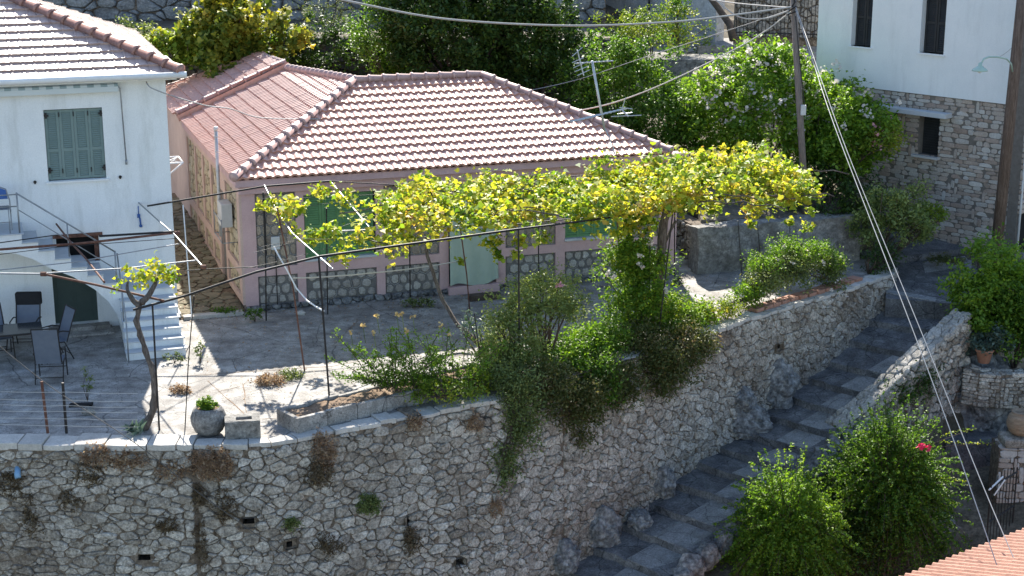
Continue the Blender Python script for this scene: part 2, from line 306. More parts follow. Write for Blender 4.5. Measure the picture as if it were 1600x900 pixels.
def clumps(c, rad, nc, per, rc, seed, shell=0.55, flat=1.0, lo=-1.0, bumpy=0.25):
    """leaf positions in nc loose clumps spread through an uneven ellipsoid"""
    rg = np.random.default_rng(seed); out = []; cs = []
    while len(cs) < nc:
        v = rg.normal(size=3); v /= np.linalg.norm(v)
        if v[2] < lo: continue
        r = shell + (1-shell) * rg.random()**0.7
        k = 1 + bumpy * sin(3.1*v[0]+seed) * cos(2.7*v[1]*2+seed*1.7) + bumpy*0.6*sin(6*v[2]+4*v[0]+seed)
        cs.append(np.array(c) + v * r * k * np.array(rad))
    for q in cs:
        m_ = int(per * rg.uniform(0.5, 1.5)); rr = rc * rg.uniform(0.6, 1.3)
        e = rg.normal(size=(m_, 3)) * rr * 0.55; e[:, 2] *= flat
        out.append(q + e)
    return np.concatenate(out), cs
def branches(mb, base, tips, r0=0.08, seed=0, r1=0.012, n=6):
    rg = random.Random(seed)
    for t in tips:
        mid = lerp(base, t, 0.45); mid = (mid[0]+rg.uniform(-.12, .12), mid[1]+rg.uniform(-.12, .12), mid[2]+rg.uniform(.0, .2))
        mb.tube([base, lerp(base, mid, .5), mid, lerp(mid, t, .55), tuple(t)], [r0, r0*.8, r0*.6, r0*.35, r1], n)
def bush(name, label, cat, c, rad, nc, per, rc, leaf, lm, shape='oval', seed=1, base=None, group=None, stems=9, r0=.03, shell=.5, up=.35, lo=-.7, bumpy=.25, bark='barkD', loose=0, flowers=None):
    base = base or (c[0], c[1], c[2]-rad[2])
    t = thing(name, label, cat, base, group)
    P, cs = clumps(c, rad, nc, per, rc, seed, shell, lo=lo, bumpy=bumpy)
    if loose:
        rg = np.random.default_rng(seed+5); e = rg.normal(size=(loose, 3)); e /= np.linalg.norm(e, axis=1)[:, None]
        e[:, 2] = np.abs(e[:, 2]) * 1.0 - .2
        P = np.concatenate([P, np.array(c) + e * np.array(rad) * rg.uniform(.95, 1.25, (loose, 1))])
    leafmesh('foliage', P, leaf, lm, shape, seed, t, up)
    mb = MB(); rg = random.Random(seed)
    branches(mb, base, [tuple(cs[rg.randrange(len(cs))]) for _ in range(stems)], r0, seed)
    mb.build('stem', bark, t, True)
    if flowers:
        fm, fn, fs, topb = flowers; rg2 = np.random.default_rng(seed+9); Q = []
        cc = sorted(cs, key=lambda q: -(q[2] + topb * -q[1] * .15 + rg2.random()*.8))[:max(4, len(cs)//3)]
        for _ in range(fn):
            q = cc[rg2.integers(len(cc))] + rg2.normal(size=3) * rc * .75
            Q.append(q + rg2.normal(size=(7, 3)) * fs * .5)
        leafmesh('blossom', np.concatenate(Q), fs, fm, 'petal', seed+2, t, .2)
    return t

# ------------------------------- rubble and cut stone: every stone is a solid lump of its own inside one mesh
def clip(poly, mx, my, nx, ny):
    out = []; k = len(poly)
    for i in range(k):
        a = poly[i]; b = poly[(i+1) % k]
        da = (a[0]-mx)*nx + (a[1]-my)*ny; db = (b[0]-mx)*nx + (b[1]-my)*ny
        if da <= 0: out.append(a)
        if (da < 0 < db) or (db < 0 < da):
            t = da/(da-db); out.append((a[0]+(b[0]-a[0])*t, a[1]+(b[1]-a[1])*t))
    return out
def chaikin(p, q=.22):
    o = []
    for i in range(len(p)):
        a = p[i]; b = p[(i+1) % len(p)]
        o += [(a[0]+(b[0]-a[0])*q, a[1]+(b[1]-a[1])*q), (a[0]+(b[0]-a[0])*(1-q), a[1]+(b[1]-a[1])*(1-q))]
    return o
def area(p): return abs(sum(p[i][0]*p[(i+1) % len(p)][1]-p[(i+1) % len(p)][0]*p[i][1] for i in range(len(p))))/2
def cells(s0, s1, h0, h1, cw, ch, rg, jit=.42, drop=0.25):
    nx = int(round((s1-s0)/cw)); ny = int(round((h1-h0)/ch)); nx = max(nx, 1); ny = max(ny, 1)
    cw = (s1-s0)/nx; ch = (h1-h0)/ny; G = {}
    for j in range(-1, ny+1):
        for i in range(-1, nx+1):
            off = .5 if j % 2 else 0
            pts = [((i+.5+off*.9+rg.uniform(-jit, jit))*cw+s0, (j+.5+rg.uniform(-jit, jit)*.85)*ch+h0, rg.uniform(-.12, .20)*ch*ch if drop else 0)]
            if rg.random() < drop: pts.append((pts[0][0]+cw*rg.uniform(.35, .6)*rg.choice((-1, 1)), pts[0][1]+ch*rg.uniform(-.5, .5), -.14*ch*ch))
            if rg.random() < drop*.5: pts.append((pts[0][0]+cw*rg.uniform(-.4, .4), pts[0][1]+ch*rg.choice((-.5, .5)), -.17*ch*ch))
            G[(i, j)] = pts
    res = []; asp = cw/ch
    for (i, j), pts in G.items():
        for n_, p in enumerate(pts):
            if not (s0 <= p[0] <= s1 and h0 <= p[1] <= h1): continue
            poly = [(s0, h0), (s1, h0), (s1, h1), (s0, h1)]
            x0, x1 = max(s0, p[0]-2*cw), min(s1, p[0]+2*cw); y0, y1 = max(h0, p[1]-2*ch), min(h1, p[1]+2*ch)
            poly = [(x0, y0), (x1, y0), (x1, y1), (x0, y1)]
            for di in (-2, -1, 0, 1, 2):
                for dj in (-2, -1, 0, 1, 2):
                    for m_, q in enumerate(G.get((i+di, j+dj), ())):
                        if (di, dj, m_) == (0, 0, n_): continue
                        dx = (q[0]-p[0])/asp; dy = q[1]-p[1]
                        t_ = .5+(p[2]-q[2])/(2*(dx*dx+dy*dy)+1e-9)
                        poly = clip(poly, p[0]+(q[0]-p[0])*t_, p[1]+(q[1]-p[1])*t_, dx/asp, dy)
                        if len(poly) < 3: break
            if len(poly) >= 3: res.append(((p[0], p[1]), poly))
    return res
def stone(mb, poly, mapf, rg, inset=.012, d=(.03, .07), rnd=1, back=-.03, tilt=.02):
    cx = sum(p[0] for p in poly)/len(poly); cy = sum(p[1] for p in poly)/len(poly)
    A = area(poly)
    if A < .0012: return
    R = sqrt(A/pi); f = max(.3, 1-inset/R)
    q = [(cx+(x-cx)*f, cy+(y-cy)*f) for x, y in poly]
    # drop tiny edges, then round the corners
    q2 = [a for i, a in enumerate(q) if abs(a[0]-q[i-1][0])+abs(a[1]-q[i-1][1]) > .1*R]
    if len(q2) < 3: q2 = q
    for _ in range(rnd): q2 = chaikin(q2, .2)
    q2 = [(x+rg.uniform(-.07, .07)*R, y+rg.uniform(-.07, .07)*R) for x, y in q2]
    n = len(q2); dep = rg.uniform(*d); tx = rg.uniform(-tilt, tilt)/R; ty = rg.uniform(-tilt, tilt)/R
    rings = [(1.0, back), (1.0, dep*.5), (.9, dep*.9), (.5, dep)]
    vs = []
    for k_, (sc, dp) in enumerate(rings):
        for x, y in q2:
            X_ = cx+(x-cx)*sc; Y_ = cy+(y-cy)*sc
            e = dp + (0 if k_ == 0 else (X_-cx)*tx+(Y_-cy)*ty + rg.uniform(-.12, .12)*dep)
            vs.append(mapf(X_, Y_, e))
    vs.append(mapf(cx, cy, dep*rg.uniform(.9, 1.15)))
    fs = []
    for r in range(3):
        fs += [(r*n+i, r*n+(i+1) % n, (r+1)*n+(i+1) % n, (r+1)*n+i) for i in range(n)]
    fs += [(3*n+i, 3*n+(i+1) % n, 4*n) for i in range(n)]
    mb.add(vs, fs)
def planemap(o, a, b, n):
    return lambda s, h, e: (o[0]+a[0]*s+b[0]*h+n[0]*e, o[1]+a[1]*s+b[1]*h+n[1]*e, o[2]+a[2]*s+b[2]*h+n[2]*e)
def masonry(mb, s0, s1, h0, h1, mapf, rg, skip=lambda s, h: False, hmin=.09, hmax=.17, lmin=.14, lmax=.42, inset=.008, d=(.02, .045), opens=()):
    """squared stones in broken courses with some taller upright ones"""
    used = []; h = h0
    while h < h1-.03:
        ch = min(rg.uniform(hmin, hmax), h1-h); s = s0 + rg.uniform(0, .1); 
        if h1-(h+ch) < .04: ch = h1-h
        nxt = []
        s = s0
        while s < s1-.03:
            l = rg.uniform(lmin, lmax)
            bl2 = [(o_[0], o_[1], 9e9) for o_ in opens if o_[2] < h+ch-.02 and o_[3] > h+.02]
            blk = [u for u in used+bl2 if u[2] > h+.01 and u[0] < s+l and u[1] > s]
            ins = [u for u in blk if u[0] <= s+.02]
            if ins: s = max(u[1] for u in ins); continue
            if blk: l = min(u[0] for u in blk)-s
            l = min(l, s1-s)
            if l < .035: s += l+.001; continue
            hh = ch
            if rg.random() < .09 and h+2.2*ch < h1 and l > .09:
                l = min(l, rg.uniform(.08, .13)); hh = rg.uniform(2.0, 3.2)*ch; hh = min(hh, h1-h); nxt.append((s, s+l, h+hh))
            if not skip(s+l/2, h+hh/2):
                j = lambda: rg.uniform(-.004, .004)
                stone(mb, [(s+j(), h+j()), (s+l+j(), h+j()), (s+l+j(), h+hh+j()), (s+j(), h+hh+j())], mapf, rg, inset, d, 1 if lmax > .3 else 0)
            s += l
        used = [u for u in used+nxt if u[2] > h+ch+.01]; h += ch

# ------------------------------- roof tiles
def tiles(mb, O, c, s, n, Sl, a, b, row=.33, pitch=.2, amp=.026, lift=.04, flat=False):
    """O eave origin, c along eave, s unit up-slope, n outward; a(t), b(t): range along the eave at slope distance t"""
    rows = int(math.ceil(Sl/row)); st = pitch/8
    def prof(x):
        if flat:
            q = (x % pitch)/pitch
            return amp*(1.0 if q < .14 else (-.25 if q < .24 else .1+.35*sin((q-.24)/.76*pi)))
        return amp*cos(2*pi*x/pitch)
    jl = random.Random(int(Sl*100)+3)
    for r in range(rows):
        t0 = r*row; t1 = min(t0+row+.03, Sl)
        c0 = min(a(t0), a(t1)); c1 = max(b(t0), b(t1)); k0 = floor(c0/pitch); k1 = int(math.ceil(c1/pitch))
        for kk in range(k0, k1):
            jt = jl.uniform(-.004, .004) if r else 0; jz = jl.uniform(-.001, .002); sk = jl.uniform(-.003, .003); vs = []
            if kk*pitch > b(t0)+.001 or (kk+1)*pitch < a(t0)-.001:
                if kk*pitch > b(t1)+.001 or (kk+1)*pitch < a(t1)-.001: continue
            for k in range(9):
                x = kk*pitch+k*st; xa = min(max(x, a(t0)), b(t0)); xb = min(max(x, a(t1)), b(t1))
                ph = prof(x-.0001 if k == 8 else x+.0001); z_ = ph+lift+jz
                vs += [vadd(vadd(vadd(O, c, xa), s, t0+jt), n, ph-.02), vadd(vadd(vadd(O, c, xa), s, t0-.012+jt+sk*(k-4)/4), n, z_), vadd(vadd(vadd(O, c, xb), s, t1), n, ph*.96+jz*.5)]
            fs = []
            for k in range(8):
                fs += [(k*3, k*3+3, k*3+4, k*3+1), (k*3+1, k*3+4, k*3+5, k*3+2)]
            mb.add(vs, fs)
def caps(mb, p0, p1, r=.1, L=.38, n=10):
    """overlapping half-round cap tiles from the low end p0 up to p1"""
    d_ = vsub(p1, p0); le = vlen(d_); k = max(1, int(round(le/L))); t = vnorm(d_); g = random.Random(int(le*100))
    for i in range(k):
        a = vadd(p0, t, le*i/k - .03); b = vadd(p0, t, le*(i+1)/k); r_ = r*g.uniform(.96, 1.05)
        a = vadd(a, (0, 0, .012)); 
        mb.tube([a, vadd(a, t, .05), vadd(a, t, .055), b], [r_*1.16, r_*1.16, r_, r_*.88], n)
# =====================================================================================
# LARGE STRUCTURE
# =====================================================================================
WP = [(-15, 26.3), (-12, 26.5), (-9.1, 26.55), (-5.69, 26.55), (-4.5, 26.6), (-3.6, 27.05), (-1.7, 28.15), (-0.49, 28.9), (0, 29.3), (1.29, 30.61), (3.25, 32.35),
      (3.87, 33.05), (4.82, 34.03), (5.83, 35.07), (7.61, 36.73), (9.29, 38.43), (9.75, 39.3)]
def resample(P, step=.08):
    out = []
    for i in range(len(P)-1):
        p0 = P[max(i-1, 0)]; p1 = P[i]; p2 = P[i+1]; p3 = P[min(i+2, len(P)-1)]
        n = max(2, int(math.hypot(p2[0]-p1[0], p2[1]-p1[1])/step))
        for k in range(n):
            t = k/n
            out.append(tuple(.5*((2*p1[c])+(-p0[c]+p2[c])*t+(2*p0[c]-5*p1[c]+4*p2[c]-p3[c])*t*t+(-p0[c]+3*p1[c]-3*p2[c]+p3[c])*t**3) for c in (0, 1)))
    out.append(P[-1]); return out
WC = resample(WP); WS = [0.0]
for i in range(1, len(WC)): WS.append(WS[-1]+math.hypot(WC[i][0]-WC[i-1][0], WC[i][1]-WC[i-1][1]))
WSn = np.array(WS); WCx = np.array([p[0] for p in WC]); WCy = np.array([p[1] for p in WC]); WL = WS[-1]
def wxy(s): return float(np.interp(s, WSn, WCx)), float(np.interp(s, WSn, WCy))
def wnorm(s):
    a = wxy(max(s-.25, 0)); b = wxy(min(s+.25, WL)); dx, dy = b[0]-a[0], b[1]-a[1]; l = math.hypot(dx, dy); return (dy/l, -dx/l)
def s_of_x(x): return float(np.interp(x, WCx, WSn))
def wall_y(x): return float(np.interp(x, WCx, WCy))
ZB = [(-15, -6.2), (-5, -6.0), (-2, -5.4), (0, -4.65), (1.33, -3.97), (3.33, -3.15), (3.95, -2.9), (4.92, -2.68), (5.93, -2.31), (7.7, -1.59), (9.33, -.63), (9.75, -.3)]
def zbase(x): return float(np.interp(x, [a for a, b in ZB], [b for a, b in ZB]))
def wallpt(s, e, z):                       # e outwards; the face leans back a little as it rises
    x, y = wxy(s); n = wnorm(s); q = e - z*0.02; return (x+n[0]*q, y+n[1]*q, z)
CX, CY = -6.08, 35.23
def PH(k, mm, z=0.0): return (CX+D[0]*k+M[0]*mm, CY+D[1]*k+M[1]*mm, z)
def toPH(x, y): return (x-CX)*D[0]+(y-CY)*D[1], (x-CX)*M[0]+(y-CY)*M[1]
LCX, LCY = -7.6, 34.5
def LHp(k, off, z=0.0): return (LCX+D[0]*k-M[0]*off, LCY+D[1]*k-M[1]*off, z)
W_ = (-.686, .727, 0.0); NN = (-.727, -.686, 0.0); C2 = (12.83, 40.55, 0.0)
def RB(k, off, z=0.0): return (C2[0]+W_[0]*k+NN[0]*off, C2[1]+W_[1]*k+NN[1]*off, z)
def low(x, y):
    t = (x-1.33)*.716+(y-30.6)*.698; q = (x-1.33)*.698-(y-30.6)*.716
    z = -4.75+.30*t; z = max(min(z, -.7), -16)
    sm = min(max((q-2.7)/.8, 0), 1); return z - 1.5*sm
def rnd2(x, y): return .5*sin(x*1.7+y*.9)+.3*sin(x*3.1-y*2.3+1)+.2*sin(x*6.7+y*5.1)
def gz(x, y):
    if x < -15: infront = y < 27.2
    elif x < 9.75: infront = y < wall_y(x)+.75
    else: infront = y < 39.5
    if infront: return low(x, y) + .05*rnd2(x, y)
    kd, km = toPH(x, y)
    if x > 9.3 and km < 8 and ((x-C2[0])*NN[0]+(y-C2[1])*NN[1]) > -1 : 
        return .05*rnd2(x, y) + min(.25, max(-.6, (y-41)*.1)) - .15
    z = -.35
    if kd > 11.7 and km > .35: z = max(z, 1.12+(km-.35)*.19)
    if y > 48.0 or km > 12:
        if x < 3: z = max(z, 4.7 if y > 49.6 else -.3)
        if y > 55.4 and x < 3: z = 7.4+(y-55.4)*.25
        if x >= 3: z = max(z, min(4.4, 1.2+(km-.35)*.19))
    if x >= 3 and y > 57: z = 4.4 + (y-57)*.28
    return z + .06*rnd2(x, y)
# ground: one sheet to the horizon
def axis(lo, hi, a, b, fine, coarse):
    v = []; x = lo
    while x < hi:
        v.append(x); x += fine if a <= x < b else coarse
    v.append(hi); return v
gx = axis(-160, 160, -16, 18, .4, 6); gy = axis(-60, 260, 16, 64, .4, 6)
gb = MB(); gb.v = [(x, y, gz(x, y)) for y in gy for x in gx]; nx_ = len(gx)
gb.f = [(j*nx_+i, j*nx_+i+1, (j+1)*nx_+i+1, (j+1)*nx_+i) for j in range(len(gy)-1) for i in range(nx_-1)]; gb.mi = [0]*len(gb.f)
g_ = gb.build('ground', 'hill'); g_['kind'] = 'structure'

# terrace floor
tb = MB(); edge = [(x, y) for i, (x, y) in enumerate(WC) if i % 4 == 0]
poly = [(wxy(s)[0]-wnorm(s)[0]*.12, wxy(s)[1]-wnorm(s)[1]*.12, 0.0) for s in np.linspace(0, WL, 90)]
back = [(9.2, 41.5, 0), (4.0, 48.0, 0), (-16, 48.0, 0), (-16, 26.5, 0)]
tb.prism([vadd(p, (0, 0, -.3)) for p in poly+back], (0, 0, .3))
tf = fixnorm(tb.build('terrace', 'conc')); tf['kind'] = 'structure'
# poured strips and joints of the terrace
jb = MB(); rg = random.Random(4)
def joint(a, b, wd=.018, z=.004):
    k = 9; pts = [lerp(a, b, i/k) for i in range(k+1)]; t = vnorm(vsub(b, a)); n = (-t[1], t[0], 0)
    P = [(vadd(p, n, rg.uniform(-.012, .012))) for p in pts]; ws = [wd*rg.uniform(.2, .6) for _ in P]
    vs = []
    for p, w_ in zip(P, ws): vs += [(p[0]-n[0]*w_, p[1]-n[1]*w_, z), (p[0]+n[0]*w_, p[1]+n[1]*w_, z)]
    jb.add(vs, [(2*i, 2*i+1, 2*i+3, 2*i+2) for i in range(k)])
for a, b in [((325, 595), (385, 650)), ((285, 588), (520, 572)), ((410, 655), (445, 652)), ((385, 645), (380, 600)), ((520, 572), (700, 540)), ((340, 612), (375, 604)), ((520, 540), (560, 500)), ((840, 540), (930, 500))]:
    joint(atz(*a), atz(*b))
j_ = jb.build('terrace_joint', 'soil'); j_['kind'] = 'structure'

# ------------------------------------------------ the big retaining wall
rw = thing('retaining_wall', 'long curved dry-stone retaining wall with weep holes holding up the terrace', 'stone wall', (-2.0, 28.0, 0))
HOLES = []
def hit_wall(u, v):
    best = None
    for i in range(0, len(WC)-1, 2):
        s = WS[i]; x, y = WC[i]
        if y <= 0: continue
        z = aty(u, v, y)
        err = abs(z[0]-x)
        if best is None or err < best[0]: best = (err, s, z[2])
    return best[1], best[2]
for u, v in [(395, 815), (450, 847), (637, 812), (710, 876), (1217, 541), (223, 868), (757, 660), (648, 655)]: HOLES.append(hit_wall(u, v))
def hole(s, z, r=.11): return any(abs(s-a) < r and abs(z-b) < r*.9 for a, b in HOLES)
rg = random.Random(11)
sb = MB(); SEAM = s_of_x(-5.62)
for (a, b, cw, ch, out, ins) in [(0, SEAM-.02, .35, .165, .07, .008), (SEAM+.02, s_of_x(1.0), .30, .18, 0, .008), (s_of_x(1.0), WL, .26, .185, 0, .006)]:
    a_ = a if a > 0 else s_of_x(-13)
    for (p, poly) in cells(a_, b, -6.0, -.055, cw, ch, rg, jit=.5, drop=1.0):
        zb_ = zbase(wxy(p[0])[0]) - .45
        if p[1] < zb_ or hole(*p): continue
        x_ = wxy(p[0])[0]
        if x_ < 2 and p[1] < -4.9: continue
        stone(sb, poly, lambda s, h, e, o=out: wallpt(s, e+o, h), rg, ins*rg.uniform(.5, 1.9), (.015, .07), 1, -.04, .025)
sb.build('stonework', 'lime', rw)
bb = MB()
sl = list(np.arange(s_of_x(-14.5), WL, .11)); zl = list(np.arange(-6.2, 0, .11))+[-.03]
vs = [wallpt(s, .075 if s < SEAM else .0, z) for z in zl for s in sl]; n_ = len(sl)
fs = []
for j in range(len(zl)-1):
    for i in range(n_-1):
        if hole(sl[i]+.055, zl[j]+.055, .09): continue
        fs.append((j*n_+i, j*n_+i+1, (j+1)*n_+i+1, (j+1)*n_+i))
bb.add(vs, fs)
# dark recess behind every weep hole
for s, z in HOLES:
    p = [wallpt(s+a, .07, z+b) for a, b in ((-.12, -.1), (.12, -.1), (.12, .1), (-.12, .1))]; q = [wallpt(s+a, -.45, z+b) for a, b in ((-.12, -.1), (.12, -.1), (.12, .1), (-.12, .1))]
    bb.add(p+q, [(0, 1, 5, 4), (1, 2, 6, 5), (2, 3, 7, 6), (3, 0, 4, 7), (4, 5, 6, 7)])
bb.build('mortar', 'earth', rw)
cb = MB(); s = s_of_x(-13)
while s < WL-.3:
    left = s < SEAM
    l = rg.uniform(.35, .75) if left else rg.uniform(.22, .5)
    if left and s+l > SEAM: l = SEAM-s
    l = max(l, .15)
    wd = rg.uniform(.5, .58) if left else rg.uniform(.26, .42); h = rg.uniform(.04, .085) if left else rg.uniform(.01, .05)
    e0 = .10 if left else .02+rg.uniform(-.02, .03)
    P = []
    for e in (e0, e0-wd):
        for ss in ((s+.008, s+l/2, s+l-.008) if e == e0 else (s+l-.008, s+l/2, s+.008)):
            P.append(wallpt(ss, e+rg.uniform(-.035, .035), -.055))
    cb.prism(P, (0, 0, .055+h)); s += l
fixnorm(cb.build('coping', 'cope', rw, bevel=.012))

# ------------------------------------------------ the stepped path below the wall
noses = [((1407, 413), (1492, 398), .02), ((1387, 467), (1512, 478), -.42)]
pb = MB(); st_n = 14
Ls = [s_of_x(9.31)-(i)*.83 for i in range(st_n+6)]
def nose(i):
    s = Ls[i]; x, y = wxy(s); n = wnorm(s)
    z = zbase(x)+.02
    dr = (.73, -.683) if i > 2 else (.93, -.36) if i == 0 else (.84, -.54)
    dr = (.55*n[0]+.45*dr[0], .55*n[1]+.45*dr[1]) if i > 1 else dr
    l_ = math.hypot(*dr); dr = (dr[0]/l_, dr[1]/l_)
    wd = 2.15 if i > 2 else 2.3
    return (x+n[0]*-.1, y+n[1]*-.1, z), (x+dr[0]*wd, y+dr[1]*wd, z-.02)
N_L = [nose(i) for i in range(st_n+5)]
rgp = random.Random(5)
for i in range(1, st_n+4):
    a0, b0 = N_L[i-1]; a1, b1 = N_L[i]                 # upper nose, lower nose
    zt = a1[2]; rise = .12
    # tread runs from under the upper nose down to this nose, the riser drops .17 at this nose
    k = 8; top = []; 
    back_z = N_L[i-1][0][2]-rise
    A = [lerp(a0, b0, j/k) for j in range(k+1)]; B = [lerp(a1, b1, j/k) for j in range(k+1)]
    zA = back_z-.02; zB = zt
    jt = [rgp.uniform(-.035, .035) for _ in range(k+1)]; tl = vnorm(vsub(a1, a0))
    vs = []
    for j in range(k+1):
        vs.append((A[j][0]-tl[0]*.06, A[j][1]-tl[1]*.06, zA+rgp.uniform(-.012, .012)))
        vs.append((B[j][0]+tl[0]*jt[j], B[j][1]+tl[1]*jt[j], zB+rgp.uniform(-.015, .015)))
        vs.append((B[j][0]+tl[0]*(jt[j]+.02), B[j][1]+tl[1]*(jt[j]+.02), zB-.24))
    pb.cur = 0
    pb.add(vs, [(3*j, 3*j+3, 3*j+4, 3*j+1) for j in range(k)]+[(3*j+1, 3*j+4, 3*j+5, 3*j+2) for j in range(k)])
    # paler squared slab let into the middle of the tread
    if i > 2:
        u0, u1 = .52+rgp.uniform(-.04, .04), .86+rgp.uniform(-.04, .04)
        def tp(u, t): 
            q0 = lerp((A[0][0], A[0][1], zA), (A[-1][0], A[-1][1], zA-.02), u); q1 = lerp((B[0][0], B[0][1], zB), (B[-1][0], B[-1][1], zB-.02), u)
            q = lerp(q0, q1, t); return (q[0], q[1], q[2]+.022)
        pb.cur = 1
        pl = [tp(u0, .02), tp(u1, .02), tp(u1, .97), tp((u0+u1)/2, .99), tp(u0, .97)]
        pb.prism([vadd(p, (0, 0, -.05)) for p in pl], (0, 0, .05))
pp = pb.build('stepped_path', ['slate', 'slab']); pp['kind'] = 'structure'
# upper landing in front of the stone house
lb = MB()
n1a, n1b = atz(1384, 466, -.42), atz(1540, 478, -.42); n0a, n0b = atz(1385, 416, -.14), atz(1560, 392, -.14)
def slabq(pts, th, cur):
    lb.cur = cur; lb.prism([vadd(p, (0, 0, -th)) for p in pts], (0, 0, th))
rgl = random.Random(9)
def edgey(p, q, k=7, am=.04):
    return [vadd(lerp(p, q, i/k), (rgl.uniform(-am, am), rgl.uniform(-am, am), 0)) if 0 < i < k else lerp(p, q, i/k) for i in range(k+1)]
slabq(edgey(n1a, n1b)+[n0b, n0a], .55, 0)
up_a, up_b = (n0a[0], n0a[1], .03), (n0b[0], n0b[1], .03)
slabq(edgey((up_a[0]-.5, up_a[1], .03), up_b)+[(13.6, 41.0, .05), RB(0, -.1, .06), RB(2.1, -.1, .22), RB(4.2, -.1, .28), (9.0, 42.5, .12)], .4, 0)
slabq([lerp(vadd(n1a, (0, 0, .02)), vadd(n0a, (0, 0, .02)), .15), lerp(vadd(n1a, (0, 0, .02)), vadd(n1b, (0, 0, .02)), .5), lerp(vadd(n1a, (.3, 0, .02)), vadd(n0b, (0, 0, .02)), .42), lerp(vadd(n0a, (0, 0, .02)), vadd(n1a, (0, 0, .02)), .3)], .08, 1)
slabq([vadd(lerp(n1a, n1b, .45), (.1, .1, .018)), vadd(lerp(n1a, n1b, .85), (0, .12, .018)), vadd(lerp(n0a, n0b, .75), (0, -.1, .018)), vadd(lerp(n0a, n0b, .3), (0, -.12, .018))], .08, 1)
lo_ = fixnorm(lb.build('path_landing', ['slate', 'slab'])); lo_['kind'] = 'structure'

# ------------------------------------------------ alley between the two old houses
ab = MB()
def alz(mm): return .05+.42*max(0, min(mm, 9))/9
c4 = [LHp(.02, 0), PH(-.02, 0), PH(-.02, 12), LHp(.02, -12.5)]
vs = []
for j in range(13):
    a = lerp(c4[0], c4[3], j/12); b = lerp(c4[1], c4[2], j/12); z = alz(j-.2); vs += [(a[0], a[1], z-.03), (b[0], b[1], z-.03)]
ab.cur = 1
ab.add(vs, [(2*j, 2*j+1, 2*j+3, 2*j+2) for j in range(12)]); ab.cur = 0
def almap(s, h, e):
    a = lerp(c4[0], c4[3], h/12); b = lerp(c4[1], c4[2], h/12); p = lerp(a, b, s/1.6); return (p[0], p[1], alz(h)+e*.35-.02)
rg = random.Random(8)
for p, poly in cells(0, 1.6, 0, 11.5, .34, .30, rg): stone(ab, poly, almap, rg, .02, (.03, .07), 1, -.02, .01)
al = ab.build('alley_paving', [mat('alley_flagstone', [(0, (.10,.085,.055)), (1, (.27,.23,.16))], 5, .9, .5, 30, island=.5, stain=(.08, .09, .03), stain_scale=1.5), 'soil']); al['kind'] = 'structure'
kb = MB(); a = PH(-1.45, -.28, -.02); kb.obox(a, vmul(D, 1.35), vmul(M, .22), (0, 0, .10)); kb.obox(LHp(.06, -.1, -.02), vmul(D, .14), vmul(M, 4.5), (0, 0, .14))
k_ = kb.build('alley_kerb', 'cope', bevel=.015); k_['kind'] = 'structure'

# ------------------------------------------------ helpers for buildings
def wallpanel(mb, o, a, L, z0, z1, inn, th, ops):
    """wall of thickness th (towards inn) starting at o along unit a, with openings cut clean through"""
    xs = sorted(set([0, L]+[q for op in ops for q in op[:2]])); zs = sorted(set([z0, z1]+[q for op in ops for q in op[2:4]]))
    for i in range(len(xs)-1):
        run = None
        for j in range(len(zs)-1):
            cx, cz = (xs[i]+xs[i+1])/2, (zs[j]+zs[j+1])/2
            solid = not any(op[0] < cx < op[1] and op[2] < cz < op[3] for op in ops)
            if solid:
                if run is None: run = [zs[j], zs[j+1]]
                else: run[1] = zs[j+1]
            if (not solid or j == len(zs)-2) and run:
                p = vadd(o, a, xs[i]); mb.obox((p[0], p[1], run[0]), vmul(a, xs[i+1]-xs[i]), vmul(inn, th), (0, 0, run[1]-run[0])); run = None
def shutter(mb, o, a, n, w, h, slat=.045, mid=.42):
    """one louvred leaf: o lower corner, a unit along, n unit outwards"""
    t = .035; f = .055; U = (0, 0, 1)
    for x in (0, w-f): mb.obox(vadd(o, a, x), vmul(a, f), vmul(n, t), (0, 0, h))
    zr = [0, h*mid-.03, h-f]
    for z in zr + []: mb.obox(vadd(vadd(o, a, f), U, z), vmul(a, w-2*f), vmul(n, t), (0, 0, f if z != zr[1] else .07))
    for za, zb2 in ((f, zr[1]), (zr[1]+.07, h-f)):
        k = max(2, int((zb2-za)/slat)); 
        for i in range(k):
            z = za+(i+.15)*(zb2-za)/k
            p = vadd(vadd(o, a, f), U, z); mb.obox(vadd(p, n, .022), vmul(a, w-2*f), (n[0]*-.02, n[1]*-.02, slat*.75), (n[0]*.005, n[1]*.005, .006))
    mb.obox(vadd(vadd(o, a, f), U, f), vmul(a, w-2*f), vmul(n, .004), (0, 0, h-2*f))

# ------------------------------------------------ white house on the left
wh = thing('white_house', 'white rendered two-storey house with sage shutters and outside stair at left', 'house', (LCX, LCY, 0))
A0 = LHp(-7.5, 0); IN = M; OUT = vmul(M, -1)
ops = [(7.5-2.46, 7.5-1.25, 3.33, 4.87), (7.5-2.54, 7.5-1.55, .12, 1.95), (7.5-2.42, 7.5-1.50, 1.47, 2.13+.25)]
